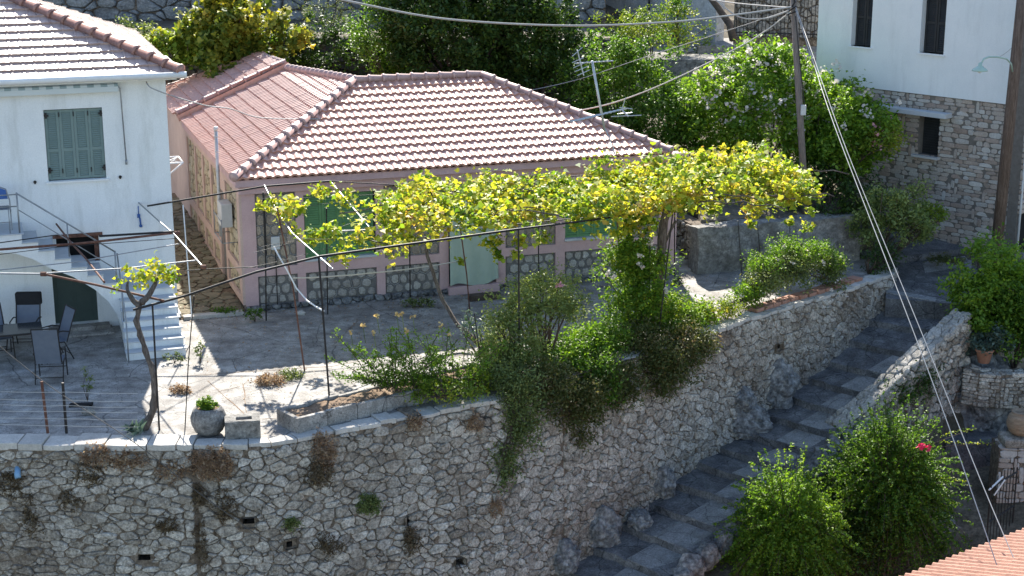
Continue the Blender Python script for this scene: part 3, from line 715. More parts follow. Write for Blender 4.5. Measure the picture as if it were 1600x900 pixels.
# the ground floor door and the dark upper opening are apart in the photograph; the door top stays under the stair
ops[1] = (7.5-2.54, 7.5-1.62, .12, 1.40); ops[2] = (7.5-2.40, 7.5-1.50, 1.50, 2.14)
hb = MB(); wallpanel(hb, A0, D, 7.62, -.2, 5.5, IN, .3, ops)
hb.obox(vadd(vadd(A0, IN, .302), (0, 0, -.2)), vmul(D, 7.62), vmul(IN, 8.5), (0, 0, 5.7))
hb.build('wall', 'white', wh)
sh = MB(); 
for i in range(4): shutter(sh, LHp(-2.45+i*.3, -.10, 3.35), D, OUT, .295, 1.50)
shw = sh.build('shutters', 'shut', wh)
hg = MB()
for k in (-2.44, -1.30):
    for z in (3.5, 4.68): hg = MB(); hg.obox(LHp(k, -.05, z), vmul(D, .045), vmul(OUT, .03), (0, 0, .12)); hg.obox(LHp(k-.03, -.05, z+.045), vmul(D, .11), vmul(OUT, .034), (0, 0, .03)); hg.build('hinge', 'black', shw)
for k in (-2.15, -1.85, -1.55):
    for z in (3.48, 4.7): hg = MB(); hg.obox(LHp(k-.01, -.06, z), vmul(D, .02), vmul(OUT, .02), (0, 0, .1)); hg.build('hinge', 'black', shw)
sb_ = MB(); sb_.obox(LHp(-2.52, -.1, 3.28), vmul(D, 1.33), vmul(OUT, .16), (0, 0, .045)); sb_.build('window_sill', 'wpaint', wh, bevel=.005)
for k in (-2.76, -.98):
    h_ = MB(); h_.obox(LHp(k, 0, 3.30), vmul(D, .035), vmul(OUT, .05), (0, 0, .07)); h_.obox(LHp(k-.015, .03, 3.33), vmul(D, .065), vmul(OUT, .02), (0, 0, .03)); h_.build('shutter_stay', 'black', wh)
db = MB(); db.obox(LHp(-2.55, -.22, .12), vmul(D, .95), vmul(OUT, .05), (0, 0, 1.4)); db.obox(LHp(-2.45, -.17, .2), vmul(D, .32), vmul(OUT, .012), (0, 0, 1.1)); db.obox(LHp(-2.05, -.17, .2), vmul(D, .32), vmul(OUT, .012), (0, 0, 1.1)); db.build('door', 'doorG', wh, bevel=.004)
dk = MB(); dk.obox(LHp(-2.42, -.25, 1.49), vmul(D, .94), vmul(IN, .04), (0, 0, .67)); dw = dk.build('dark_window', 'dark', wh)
dk = MB(); dk.obox(LHp(-1.60, -.1, 1.5), vmul(D, .10), vmul(OUT, .03), (0, 0, .64)); dk.obox(LHp(-2.47, .0, 2.08), vmul(D, 1.05), vmul(OUT, .07), (0, 0, .07)); dk.build('frame', 'rust', dw)
ds = MB(); ds.obox(LHp(-2.7, 0.01, -.1), vmul(D, 1.3), vmul(OUT, .3), (0, 0, .22)); ds.obox(LHp(-2.75, 0.012, -.1), vmul(D, 1.4), vmul(OUT, .62), (0, 0, .14)); ds.build('doorstep', 'conc', wh, bevel=.01)
# roof (only the front slope and its right hip are seen; the rest closes the volume)
RE = .38; EZ = 5.58; TS = tan(radians(23))
def LR(k, off, z): return LHp(k, off, z)
rb = MB(); SLn = 4.6/cos(radians(23)); SU = (M[0]*cos(radians(23)), M[1]*cos(radians(23)), sin(radians(23))); NR = (-M[0]*sin(radians(23)), -M[1]*sin(radians(23)), cos(radians(23)))
Oe = LR(0, RE, EZ)
tiles(rb, Oe, D, SU, NR, SLn, lambda t: -8.0+t*cos(radians(23)), lambda t: RE-t*cos(radians(23)), .335, .235, .014, .045, True)
SUr = (-D[0]*cos(radians(23)), -D[1]*cos(radians(23)), sin(radians(23))); NRr = (D[0]*sin(radians(23)), D[1]*sin(radians(23)), cos(radians(23)))
tiles(rb, LR(RE, RE, EZ), M, SUr, NRr, 4.0/cos(radians(23)), lambda t: t*cos(radians(23)), lambda t: 9.3-t*cos(radians(23)), .335, .235, .014, .045, True)
# underside
ap = LR(RE-4.6, RE-4.6, EZ+4.6*TS)
rb.add([LR(RE, RE, EZ-.03), LR(-8, RE, EZ-.03), LR(-8, RE-9.3, EZ-.03), LR(RE, RE-9.3, EZ-.03), vadd(ap, (0, 0, -.05)), LR(-6, RE-4.6, EZ+4.6*TS-.05)], [(0, 1, 5, 4), (1, 2, 5), (2, 3, 4, 5), (3, 0, 4), (0, 3, 2, 1)])
rf = rb.build('roof', 'tileA', wh)
cb2 = MB(); caps(cb2, LR(RE+.02, RE+.02, EZ+.06), vadd(ap, (0, 0, .06)), .115, .40); cb2.build('hip_cap', 'cap', rf, True)
gbt = MB(); gbt.tube([LR(-8, RE+.06, EZ-.03), LR(RE+.14, RE+.06, EZ-.03)], .07, 10); gbt.tube([LR(RE+.07, RE+.1, EZ-.03), LR(RE+.07, RE-3, EZ-.03)], .065, 10); gbt.build('gutter', 'wpaint', wh, True)
cn = MB(); cn.obox(LR(-7.5, RE-.04, EZ-.14), vmul(D, 7.5+RE-.06), vmul(M, RE-.05), (0, 0, .10)); cn.build('cornice', 'white', wh)
aw = MB()
x = -7.0; i = 0
while x < -.92:
    aw.cur = i % 2; aw.tube([LHp(x, .14, 5.33), LHp(min(x+.14, -.9), .14, 5.33)], .062, 8); x += .14; i += 1
aw.cur = 0; aw.obox(LHp(-7, .21, 5.22), vmul(D, 6.1), vmul(M, .02), (0, 0, .11))
aw.build('awning', ['awn', mat('grey_green_stripe', [(0, (.24,.31,.32)), (1, (.30,.37,.38))], 2, .9, 0)], wh)
ck = MB(); ck.tube([LHp(-.93, .12, 5.36), LHp(-.86, .14, 5.28), LHp(-.85, .12, 5.1), LHp(-.82, .1, 3.72)], .016, 6); ck.tube([LHp(-.82, .1, 3.72), LHp(-.82, .1, 3.62)], .026, 6); ck.build('awning_crank', 'steel', wh, True)
# outside stair
stp = MB()
arch = [(-8, 2.2), (-4.2, 2.2), (-3.28, 2.06), (-2.95, 1.92), (-2.59, 1.68), (-2.15, 1.46), (-1.74, 1.16), (-1.48, .88), (-1.30, .55), (-1.2, .2), (-1.18, -.1)]
prof = arch + [(-.08, -.1), (-.08, 1.05), (-1.22, 1.05)]
zs = [1.25, 1.45, 1.65, 1.86, 2.06, 2.26, 2.46]; ks = [-1.22-.318*i for i in range(7)]
for k, z in zip(ks, zs): prof += [(k, z)] + ([(k-.318, z)] if z < 2.4 else [])
prof += [(-8, 2.46)]
stp.prism([LHp(k, 1.1, z) for k, z in prof], vmul(M, 1.095))
for i in range(7):       # lower flight towards the yard
    z = 1.05-.15*(i+1)+.0; 
    if z < .02: break
    stp.obox(LHp(-1.22-.012*i, 1.1+.27*(i+1), -.1), vmul(D, 1.12+.015*i), vmul(M, .27), (0, 0, z+.1))
stp = fixnorm(stp.build('staircase', 'white', wh))
tr = MB()
for k, z in zip(ks, zs[:-1]): tr.obox(LHp(k-.33, 1.13, z), vmul(D, .34), vmul(M, 1.12), (0, 0, .025))
tr.obox(LHp(-8, 1.13, 2.46), vmul(D, 4.92), vmul(M, 1.12), (0, 0, .025))
tr.obox(LHp(-1.25, 1.12, 1.05), vmul(D, 1.2), vmul(M, 1.1), (0, 0, .025))
for i in range(6):
    z = 1.05-.15*(i+1); tr.obox(LHp(-1.25-.012*i, 1.13+.27*(i+1), z), vmul(D, 1.18+.015*i), vmul(M, .275), (0, 0, .022))
tr.build('treads', 'sill', stp, bevel=.006)
rl = MB()
def R3(k, z, off=1.05): return LHp(k, off, z)
rl.tube([R3(-3.16, 2.46), R3(-3.16, 3.34)], .018, 6); rl.tube([R3(-2.2, 1.9), R3(-2.2, 2.62)], .014, 6); rl.tube([R3(-1.26, 1.05), R3(-1.26, 1.95)], .018, 6)
rl.tube([R3(-3.16, 3.32), R3(-1.26, 1.93)], .018, 6); rl.tube([R3(-3.16, 2.98), R3(-1.26, 1.55)], .012, 6)
for z in (3.3, 3.05): rl.tube([R3(-3.16, z), R3(-7.5, z)], .014, 6)
for k in (-3.35, -3.7, -4.05): rl.tube([R3(k, 2.46), R3(k, 3.05)], .01, 5)
for a, b in (((-1.26, 1.9), (.2, 1.15)),):
    rl.tube([LHp(-1.22, 1.1, 1.9), LHp(-1.28, 3.0, .85)], .016, 6); rl.tube([LHp(-1.28, 3.0, 0.05), LHp(-1.28, 3.0, .87)], .016, 6); rl.tube([LHp(-1.24, 1.9, .6), LHp(-1.24, 1.9, 1.42)], .012, 6)
rl.build('railing', 'steel', stp, True)
# wall bracket with clothes frame at the rear corner
wf = MB()
p0 = [rayplane(u, v, LHp(0.35, -1.5), D) for u, v in ((262, 272), (285, 272), (300, 285), (266, 308), (262, 292), (296, 282))]
pts = [LHp(.05, -1.2, 3.35), LHp(.55, -1.2, 3.35), LHp(.55, -2.0, 3.35), LHp(.05, -2.0, 3.35)]
for a, b in ((0, 1), (1, 2), (2, 3)): wf.tube([pts[a], pts[b]], .018, 6)
wf.tube([pts[1], LHp(.03, -1.2, 2.95)], .018, 6); wf.tube([pts[2], LHp(.03, -2.0, 2.95)], .018, 6); wf.tube([pts[0], pts[2]], .01, 5); wf.tube([pts[3], pts[1]], .01, 5)
wf.build('drying_frame', 'wpaint', wh, True)

# ------------------------------------------------ pink house
ph = thing('pink_house', 'low pink stone-panelled cottage with pale red hipped tile roof and green shutters', 'house', (CX, CY, 0))
WIN1 = (1.41, 3.09, 1.07, 2.62); WIN2 = (7.78, 9.35, 1.07, 2.5); DOOR = (4.84, 6.02, .12, 2.3)
HZ = 2.98; TH = .06
PIL = [0, .30, 1.22, 1.41, 3.09, 3.29, 4.62, 4.84, 6.02, 6.26, 7.54, 7.78, 9.35, 9.50, 10.26, 10.73]
panels = []
for a, b in ((.30, 1.22), (3.29, 4.62), (6.26, 7.54), (9.50, 10.26)): panels += [(a, b, 1.0, 2.72, 'u'), (a, b, .12, .80, 'l')]
for a, b in ((1.41, 3.09), (7.78, 9.35)): panels += [(a, b, .12, .80, 'l')]
ops = [p[:4] for p in panels] + [WIN1, WIN2, DOOR]
pbx = MB()
wallpanel(pbx, PH(0, 0), D, 10.73, .12, HZ, M, TH, ops)
# lower mass behind the pink frame (mortar) with recessed openings
ops2 = [WIN1, WIN2, DOOR]
core = MB(); wallpanel(core, PH(0.001, TH), D, 10.729, -.2, HZ, M, .25, ops2)
core.obox(PH(.002, TH+.252, -.2), vmul(D, 10.72), vmul(M, 12.9), (0, 0, HZ+.2))
# side wall: pink frame proud of the core on the alley side
SP = [(.35, 2.0), (2.25, 3.0), (3.25, 4.2), (4.45, 5.6), (5.85, 7.0), (7.2, 8.6)]
DIRm = vmul(D, -1)
sops = []
for i, (a, b) in enumerate(SP):
    if i in (1,): sops.append((a, b, alz(a), 2.35)); continue
    sops += [(a, b, 1.0, 2.7), (a, b, .3, .80)]
pink_side = MB(); wallpanel(pink_side, PH(0, 0.002), M, 13.2, .25, HZ, DIRm, TH, sops)
pinkw = pbx.build('wall', 'pink', ph)
pink_side.build('side_wall', mat('bounce_lit_pink_paint', [(0, (.50,.35,.29)), (1, (.60,.44,.37))], 2, .85, .2, 50, bdist=.01, mottled=.1), ph)  # pink paint warmed and lightened to carry light bounced in the alley
core.build('backing', 'mort', ph)
rg = random.Random(21)
st1 = MB(); st2 = MB(); rdg = MB()
for (a, b, z0, z1, kd_) in panels:
    st1 = MB(); st2 = MB(); rdg = MB()
    mp_ = planemap(PH(0, TH), D, (0, 0, 1), OUT)
    for p, poly in cells(a+.01, b-.01, z0+.01, z1-.01, .23 if kd_ == 'l' else .21, .21 if kd_ == 'l' else .24, rg, jit=.2, drop=.0):
        stone(st2 if kd_ == 'l' else st1, poly, mp_, rg, .030 if kd_ == 'l' else .018, (.02, .045), 2, -.01, .008)
        if kd_ == 'u' or rg.random() < .3:       # raised pointing line round the stone
            cx = sum(q[0] for q in poly)/len(poly); cy = sum(q[1] for q in poly)/len(poly)
            for q0, q1 in zip(poly, poly[1:]+poly[:1]):
                if q0 < q1: rdg.tube([mp_(*q0, .006), mp_(*q1, .006)], .007, 4, False)
    pm = st2 if kd_ == 'l' else st1
    pm.cur = 1; pm.add(rdg.v, rdg.f)
    pm.build('stone_panel', ['panel2' if kd_ == 'l' else 'panel', 'ridge'], ph)
PANY = mat('bounce_lit_panel_stone', [(0, (.34,.27,.18)), (0.5, (.50,.42,.29)), (1, (.62,.54,.40))], 8, 0.9, 0.7, 30, island=0.6, mottled=0.25)  # side panel stone coloured brighter and creamier, bounced light painted in
mps = planemap(PH(0.0, 0), M, (0, 0, 1), DIRm)
for i, (a, b) in enumerate(SP):
    if i == 1: continue
    for z0, z1 in ((1.0, 2.7), (.3, .8)):
        st1 = MB()
        for p, poly in cells(a+.01, b-.01, z0+.01, z1-.01, .24, .23, rg, jit=.3, drop=.1): stone(st1, poly, mps, rg, .02, (.015, .04), 1, -.01, .01)
        st1.build('stone_panel', PANY, ph)
# rough rubble plinth
mpl = planemap(PH(0, -.02), D, (0, 0, 1), OUT); pl_ = MB()
for p, poly in cells(0, 10.73, -.12, .14, .22, .12, rg): stone(pl_, poly, lambda s, h, e: vadd(mpl(s, h, e), OUT, .05*(1-(h+.12)/.3)), rg, .008, (.0, .07), 1, -.06, .05)
pl_.build('plinth', 'rock', ph)
pq = MB(); pq.obox(PH(10.2, -.06, -.05), vmul(D, .6), vmul(M, .4), (0, 0, .3)); pq.build('corner_block', 'conc', ph, bevel=.02)
for (a, b, z0, z1) in (WIN1, WIN2):
    s_ = MB(); n = 4; wd = (b-a-.06)/n
    for i in range(n): shutter(s_, PH(a+.03+i*wd, .14, z0+.05), D, OUT, wd-.006, z1-z0-.08, .05, .5)
    s_.build('window_shutter', 'shutG', ph)
    s_ = MB(); s_.obox(PH(a-.01, .16, z0-.01), vmul(D, b-a+.02), vmul(OUT, .20), (0, 0, .055)); s_.build('window_sill', 'sill', ph, bevel=.006)
dr_ = MB(); dr_.obox(PH(DOOR[0], .26, .12), vmul(D, 1.18), vmul(OUT, .04), (0, 0, 2.18)); dr_.build('door', 'doorG', ph)
dr_ = MB(); dr_.obox(PH(4.80, .2, -.05), vmul(D, 1.26), vmul(OUT, .36), (0, 0, .24)); dr_.build('doorstep', 'pink', ph, bevel=.01)
# eaves: soffit board and pink cornice
ev = MB(); ev.obox(PH(-.16, -.26, HZ-.04), vmul(D, 11.05), vmul(M, .32), (0, 0, .16)); ev.obox(PH(-.16, .07, HZ-.04), vmul(D, .36), vmul(M, 8.6), (0, 0, .16)); ev.obox(PH(-.07, -.1, HZ-.24), vmul(D, 10.9), vmul(M, .19), (0, 0, .197)); ev.build('cornice', 'pink', ph, bevel=.01)
# roof
SLP = radians(23); cs_, sn_ = cos(SLP), sin(SLP); EX = -.2; EO = .35; ZE = 3.15; AK = 3.65; KR = 3.27
E0 = PH(EX, -EO, ZE)
SUf = (M[0]*cs_, M[1]*cs_, sn_); NRf = (-M[0]*sn_, -M[1]*sn_, cs_)
rb = MB(); SLf = AK/cs_; Wd = KR+2*AK
tiles(rb, E0, D, SUf, NRf, SLf, lambda t: t*cs_, lambda t: Wd-t*cs_, .33, .195, .020, .045)
SUl = (D[0]*cs_, D[1]*cs_, sn_); NRl = (-D[0]*sn_, -D[1]*sn_, cs_)
# left slope, seen over the alley; its ridge dips slightly towards the back
def tops(mm): return None
TopA, TopB = (AK, AK), (2.92, 8.93)
def leftb(t):      # up-slope distance -> far end of the strip (the verge of the lower part)
    return 8.75
def lefta(t): return t*cs_
# up-slope limit falls from AK at m=AK to 2.95 at m=8.9: clamp with the top line
tiles(rb, E0, M, SUl, NRl, 2.94/cs_, lambda t: t*cs_, leftb, .33, .195, .026, .042)
nrow = 4
for i in range(nrow):
    t0 = 2.94/cs_+(AK-2.94)/cs_*i/nrow; 
    tiles(rb, vadd(E0, SUl, t0), M, SUl, NRl, (AK-2.94)/cs_/nrow+.01, lambda t, t0=t0: (t0+t)*cs_, lambda t, t0=t0: 8.9-(8.9-AK)*((t0+t)*cs_-2.94)/(AK-2.94), .33, .195, .026, .035)
# back part of the same slope, a hand higher
Eb = vadd(vadd(E0, NRl, .16), D, -.12)
tiles(rb, Eb, M, SUl, NRl, 3.02/cs_, lambda t: 8.8, lambda t: 13.3-(t*cs_)*.5, .33, .195, .026, .042)
# verge board between the two parts, far slopes and the right hip, all closing the roof
P_ = lambda k, mm, z: (E0[0]+D[0]*k+M[0]*mm, E0[1]+D[1]*k+M[1]*mm, z)
Tn = tan(SLP)
rb.add([P_(-.05, 8.78, ZE-.03), P_(3.0, 8.78, ZE+3.0*Tn), P_(3.0, 8.78, ZE+3.0*Tn+.19), P_(-.12, 8.78, ZE+.13)], [(0, 1, 2, 3)])
rb.add([P_(Wd, 0, ZE), P_(Wd-AK, AK, ZE+AK*Tn), P_(Wd, 2*AK, ZE), P_(AK, AK, ZE+AK*Tn), P_(2*AK, 2*AK, ZE), P_(2*AK-.6, 13.3, ZE), P_(2.85, 8.9, ZE+2.94*Tn), P_(2.7, 11.76, ZE+2.75*Tn), P_(2.7, 13.2, ZE+2.6*Tn)],
       [(3, 1, 2, 4), (3, 4, 5, 8, 7, 6)])
SUr_ = (-D[0]*cs_, -D[1]*cs_, sn_); NRr_ = (D[0]*sn_, D[1]*sn_, cs_)
tiles(rb, P_(Wd, 0, ZE), M, SUr_, NRr_, AK/cs_, lambda t: t*cs_, lambda t: 2*AK-t*cs_, .33, .195, .020, .045)
rb.add([P_(0.05, .05, ZE-.04), P_(Wd-.05, .05, ZE-.04), P_(Wd-.05, 7.3, ZE-.04), P_(.05, 13, ZE-.04)], [(0, 1, 2, 3)])
rfp = rb.build('roof', 'tile', ph)
cp = MB(); up_ = (0, 0, .05)
caps(cp, vadd(P_(0, 0, ZE), up_), vadd(P_(AK, AK, ZE+AK*Tn), up_), .10, .37)
caps(cp, vadd(P_(AK, AK, ZE+AK*Tn), up_), vadd(P_(Wd-AK, AK, ZE+AK*Tn), up_), .09, .37)
caps(cp, vadd(P_(Wd, 0, ZE), up_), vadd(P_(Wd-AK, AK, ZE+AK*Tn), up_), .09, .37)
caps(cp, vadd(P_(2.92, 8.93, ZE+2.94*Tn), up_), vadd(P_(AK, AK, ZE+AK*Tn), up_), .095, .33)
caps(cp, vadd(P_(2.71, 12.2, ZE+2.71*Tn+.08), up_), vadd(P_(2.92, 8.93, ZE+2.94*Tn+.1), up_), .095, .33)
caps(cp, P_(-.1, 8.85, ZE+.2), P_(2.95, 8.93, ZE+3*Tn+.2), .075, .42)
caps(cp, P_(-.1, 13.3, ZE+.2), P_(2.71, 12.2, ZE+2.75*Tn+.16), .075, .42)
cp.build('ridge_cap', 'capP', rfp, True)
# flue on the alley side, meter cage and wall lamp details
fl = MB(); fa = rayplane(321, 178, PH(-.25, 0), D); fb = rayplane(328, 352, PH(-.25, 0), D)
fa = (PH(-.27, 1.55)[0], PH(-.27, 1.55)[1], 3.95); fb = (fa[0], fa[1], 1.45)
fl.tube([fb, fa], .04, 10)
for z in (1.9, 2.45, 3.0, 3.45, 3.8): fl.tube([(fa[0], fa[1], z), (fa[0], fa[1], z+.03)], .048, 10)
fl.tube([fa, vadd(fa, (0, 0, .09))], .05, 10); fl.build('flue_pipe', 'alu', ph, True)
bx = MB(); o = PH(-.32, .95, 1.78); bx.obox(o, vmul(M, .62), vmul(D, .25), (0, 0, .55))
cg = bx.build('air_conditioner', 'box', ph, bevel=.01)
cg2 = MB()
for z in (1.5, 2.0): cg2.tube([PH(-.38, .6, z), PH(-.38, 1.75, z)], .012, 5)
for mm in (.6, 1.75): cg2.tube([PH(-.38, mm, 1.5), PH(-.38, mm, 2.05)], .012, 5); cg2.tube([PH(-.38, mm, 1.5), PH(-.02, mm, 1.5)], .012, 5)
cg2.build('bracket', 'steel', cg, True)
mb_ = MB(); mb_.obox(PH(.62, -.02, 1.42), vmul(D, .2), vmul(OUT, .07), (0, 0, .3)); mb_.build('meter_box', 'box', ph, bevel=.01)
mb_ = MB(); mb_.tube([PH(.72, -.03, 1.42), PH(.72, -.03, .0)], .012, 5); mb_.tube([PH(.5, -.05, 1.3), PH(.5, -.05, 2.6)], .02, 5); mb_.build('conduit', 'black', ph)
sd_ = MB(); sd_.obox(PH(.03, 2.25, .2), vmul(M, .75), vmul(D, .03), (0, 0, 2.15)); sd_.build('side_door', mat('buff_side_door', [(0, (.36,.25,.20)), (1, (.42,.30,.24))], 3, .8, .1), ph)
# door curtain hangs outside the doorway
cu = MB(); nU, nV = 26, 14; vs = []
for j in range(nV+1):
    for i in range(nU+1):
        u = i/nU; v = j/nV
        z = .12+.0+2.2*(1-v) if v < 1 else .12
        z = 2.35-(2.35-.20)*v + (.05*sin(u*pi*2.2+.6)*v**6) + .05*u*v
        k = 4.85+1.17*u+.05*v*(u-.4); e = .05+.035*sin(u*17+v*1.2)*(.4+.6*v)+.06*v
        vs.append(PH(k, -e, z))
cu.add(vs, [(j*(nU+1)+i, j*(nU+1)+i+1, (j+1)*(nU+1)+i+1, (j+1)*(nU+1)+i) for j in range(nV) for i in range(nU)])
tag(cu.build('door_curtain', 'cloth', None, True), 'long pale green curtain hanging over the cottage doorway', 'curtain')
bd = MB(); o = atz(742, 470); bd.obox((o[0]-.1, o[1]-.1, .0), vmul(D, .75), vmul(M, .22), (0, 0, .14)); tag(bd.build('wooden_step', 'barkD', bevel=.01), 'dark brown timber step lying in front of the curtained doorway', 'step')

# ------------------------------------------------ stone and white house on the right
rh = thing('tall_house', 'tall house with white upper storey over cut-stone ground floor, dark shutters', 'house', C2)
rbx = MB()
uw = [(4.45, 5.09, 5.05, 6.6), (2.18, 2.91, 5.05, 6.6)]
wallpanel(rbx, RB(-.0, .03), W_, 6.22, 3.95, 8.5, vmul(NN, -1), .28, uw)
rbx.obox(RB(.0, -.252, 3.95), vmul(W_, 6.22), vmul(NN, -6), (0, 0, 4.5)); rbx.build('wall', 'white2', rh)
sbx = MB(); lw = [(2.18, 2.80, 2.33, 3.42), (3.50, 3.86, 2.45, 3.42)]
wallpanel(sbx, RB(0, -.03), W_, 6.2, -2, 3.945, vmul(NN, -1), .3, lw); sbx.obox(RB(0, -.34, -2), vmul(W_, 6.2), vmul(NN, -6), (0, 0, 5.94)); sbx.build('backing', 'masm', rh)
rg = random.Random(31); ms = MB(); mpr = planemap(RB(0, -.03), W_, (0, 0, 1), NN)
masonry(ms, 0, 6.2, -1.2, 3.93, mpr, rg, opens=lw, hmin=.085, hmax=.15, lmin=.16, lmax=.48, inset=.006, d=(.010, .020))
Rr = (.727, .686, 0.0); RN = (.686, -.727, 0.0)
sf = MB(); sf.obox(vadd(vadd(C2, Rr, .0), (0, 0, -2)), vmul(Rr, 6), vmul(RN, -.1), (0, 0, 2)) 
mpr2 = planemap(vadd(C2, RN, .3), Rr, (0, 0, 1), RN)
sw = MB(); sw.obox(vadd(vadd(C2, RN, .002), (0, 0, 1.15)), vmul(Rr, 6), vmul(RN, .28), (0, 0, 7)); sw.obox(vadd(vadd(C2, RN, .002), (0, 0, -2)), vmul(Rr, .12), vmul(RN, .28), (0, 0, 3.15)); sw.build('side_wall', 'masm', rh)
masonry(ms, 0, 3.2, 1.15, 7.5, mpr2, rg)
ms.build('masonry', 'mas', rh)
for (a, b, c, d_), nm in zip(uw, 'ab'):
    s_ = MB(); wd = (b-a)/2
    for i in range(2): shutter(s_, RB(a+i*wd+.01, -.20, c+.01), W_, NN, wd-.015, d_-c-.02, .05, .5)
    s_.build('window_shutter', 'shutD', rh)
    s_ = MB(); s_.obox(RB(a-.06, -.2, c-.05), vmul(W_, b-a+.12), vmul(NN, .27), (0, 0, .05)); s_.build('window_sill', 'white2', rh)
for (a, b, c, d_) in lw:
    s_ = MB(); s_.obox(RB(a, -.28, c), vmul(W_, b-a), vmul(NN, .03), (0, 0, d_-c))
    for i in range(14): s_.obox(RB(a+.04, -.245, c+.05+i*(d_-c-.1)/14), vmul(W_, b-a-.08), vmul(NN, .012), (0, 0, .02))
    s_.build('window_shutter', 'shutD', rh)
    s_ = MB(); s_.obox(RB(a-.08, -.2, c-.07), vmul(W_, b-a+.2), vmul(NN, .30), (0, 0, .06)); s_.build('window_sill', 'sill', rh)
s_ = MB(); s_.obox(RB(1.80, .02, 3.42), vmul(W_, 2.6), vmul(NN, .32), (0, 0, .13)); s_.build('door_canopy', 'sill', rh, bevel=.01)
for z in (3.15, 2.0):
    s_ = MB(); s_.obox(vadd(vadd(C2, Rr, .22), (RN[0]*.31, RN[1]*.31, z)), vmul(Rr, 1.6), vmul(RN, .12), (0, 0, .09)); s_.build('ledge', 'sill', rh, bevel=.006)
s_ = MB(); s_.obox(vadd(vadd(C2, Rr, .1), (0, 0, -2)), vmul(Rr, 3), vmul(RN, .05), (0, 0, 3.15)); s_.build('garage_opening', 'dark', rh)
s_ = MB(); s_.tube([vadd(C2, (RN[0]*.34+Rr[0]*.05, RN[1]*.34+Rr[1]*.05, -1.2)), vadd(C2, (RN[0]*.34+Rr[0]*.05, RN[1]*.34+Rr[1]*.05, 3.7))], .03, 8); s_.build('downpipe', 'box', rh, True)

# ------------------------------------------------ garden block wall beside the cottage
gw = thing('garden_wall', 'thick mottled concrete garden wall beside the passage right of the cottage', 'wall', PH(11.3, 0))
gwb = MB(); P0 = PH(11.22, -.25, 0)
def rough_block(mb, o, a, L, b, Wb, h, rg, n=18, m_=5, k=8, amp=.03):
    """a block with uneven faces, built as a bumpy box"""
    def P(i, j, l):
        x, y, z = i/n*L, j/m_*Wb, l/k*h
        e = lambda *q: amp*(sin(q[0]*3.1+q[1]*5.3+1)+sin(q[0]*7.7-q[1]*4.1)*.6+rg.uniform(-.3, .3))
        return (o[0]+a[0]*x+b[0]*y, o[1]+a[1]*x+b[1]*y, o[2]+z+ (e(x, y) if l == k else 0)), e(x, z)
    idx = {}
    vs = []
    def vid(i, j, l):
        if (i, j, l) not in idx:
            p, e = P(i, j, l)
            if j == 0: p = (p[0]-b[0]*e, p[1]-b[1]*e, p[2])
            if i == 0: p = (p[0]-a[0]*e, p[1]-a[1]*e, p[2])
            idx[(i, j, l)] = len(vs); vs.append(p)
        return idx[(i, j, l)]
    fs = []
    for i in range(n):
        for l in range(k): fs += [(vid(i, 0, l), vid(i+1, 0, l), vid(i+1, 0, l+1), vid(i, 0, l+1)), (vid(i+1, m_, l), vid(i, m_, l), vid(i, m_, l+1), vid(i+1, m_, l+1))]
        for j in range(m_): fs.append((vid(i, j, k), vid(i+1, j, k), vid(i+1, j+1, k), vid(i, j+1, k)))
    for j in range(m_):
        for l in range(k): fs += [(vid(0, j+1, l), vid(0, j, l), vid(0, j, l+1), vid(0, j+1, l+1)), (vid(n, j, l), vid(n, j+1, l), vid(n, j+1, l+1), vid(n, j, l+1))]
    mb.add(vs, fs)
rg = random.Random(3)
rough_block(gwb, (P0[0], P0[1], -.1), D, 4.6, M, .55, 1.27, rg)
gwb.build('block', 'concD', gw)
gs = MB()
for p, poly in cells(0, 2.6, 0, 1.1, .3, .22, rg): stone(gs, poly, planemap(PH(11.38, .32), M, (0, 0, 1), vmul(D, -1)), rg, .012, (.02, .1), 1, -.05, .05)
gs.build('rubble_return', 'lime', gw)
gs = MB(); gs.obox(PH(11.40, .32, -.2), vmul(M, 4.5), vmul(D, .4), (0, 0, 1.3)); gs.build('return_core', 'earth', gw)
psb = MB()
for i in range(4): psb.obox(PH(10.83, .1+.45*i, -.1), vmul(D, .55), vmul(M, .46), (0, 0, .16+.13*i))
pss = psb.build('passage_steps', 'cope', bevel=.02); pss['kind'] = 'structure'

# ------------------------------------------------ hillside walls
rg = random.Random(41)
hw = thing('hillside_wall', 'dark dry-stone terrace wall behind the cottage roof', 'stone wall', (-4, 49.3, 0))
hs = MB()
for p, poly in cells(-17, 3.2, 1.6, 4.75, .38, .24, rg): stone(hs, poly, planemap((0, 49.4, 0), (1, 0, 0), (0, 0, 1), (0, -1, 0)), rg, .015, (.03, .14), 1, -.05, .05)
hs.build('stonework', mat('tree_shaded_hill_stone', [(0, (.05,.047,.04)), (1, (.16,.15,.135))], 5, .95, .8, 25, island=.5, mottled=.4), hw)  # stone colour darkened to hold the shade of the trees
hs = MB(); hs.obox((-17, 49.4, -.5), (20.2, 0, 0), (0, .5, 0), (0, 0, 5.2)); hs.build('mortar', 'earth', hw)
hw = thing('hillside_wall', 'rough stone terrace wall higher up behind the white house roof', 'stone wall', (-6, 55.2, 4.7))
hs = MB()
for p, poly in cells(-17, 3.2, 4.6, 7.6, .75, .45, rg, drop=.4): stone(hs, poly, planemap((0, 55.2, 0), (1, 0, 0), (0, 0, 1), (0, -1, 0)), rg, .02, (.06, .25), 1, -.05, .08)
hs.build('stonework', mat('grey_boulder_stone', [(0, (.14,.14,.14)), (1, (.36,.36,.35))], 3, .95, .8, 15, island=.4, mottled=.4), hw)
hs = MB(); hs.obox((-17, 55.2, 4), (20.2, 0, 0), (0, .5, 0), (0, 0, 3.7)); hs.build('mortar', 'earth', hw)
ww = thing('whitewashed_wall', 'stained whitewashed garden wall at the back above the trees', 'wall', (5.5, 57.2, 4.3))
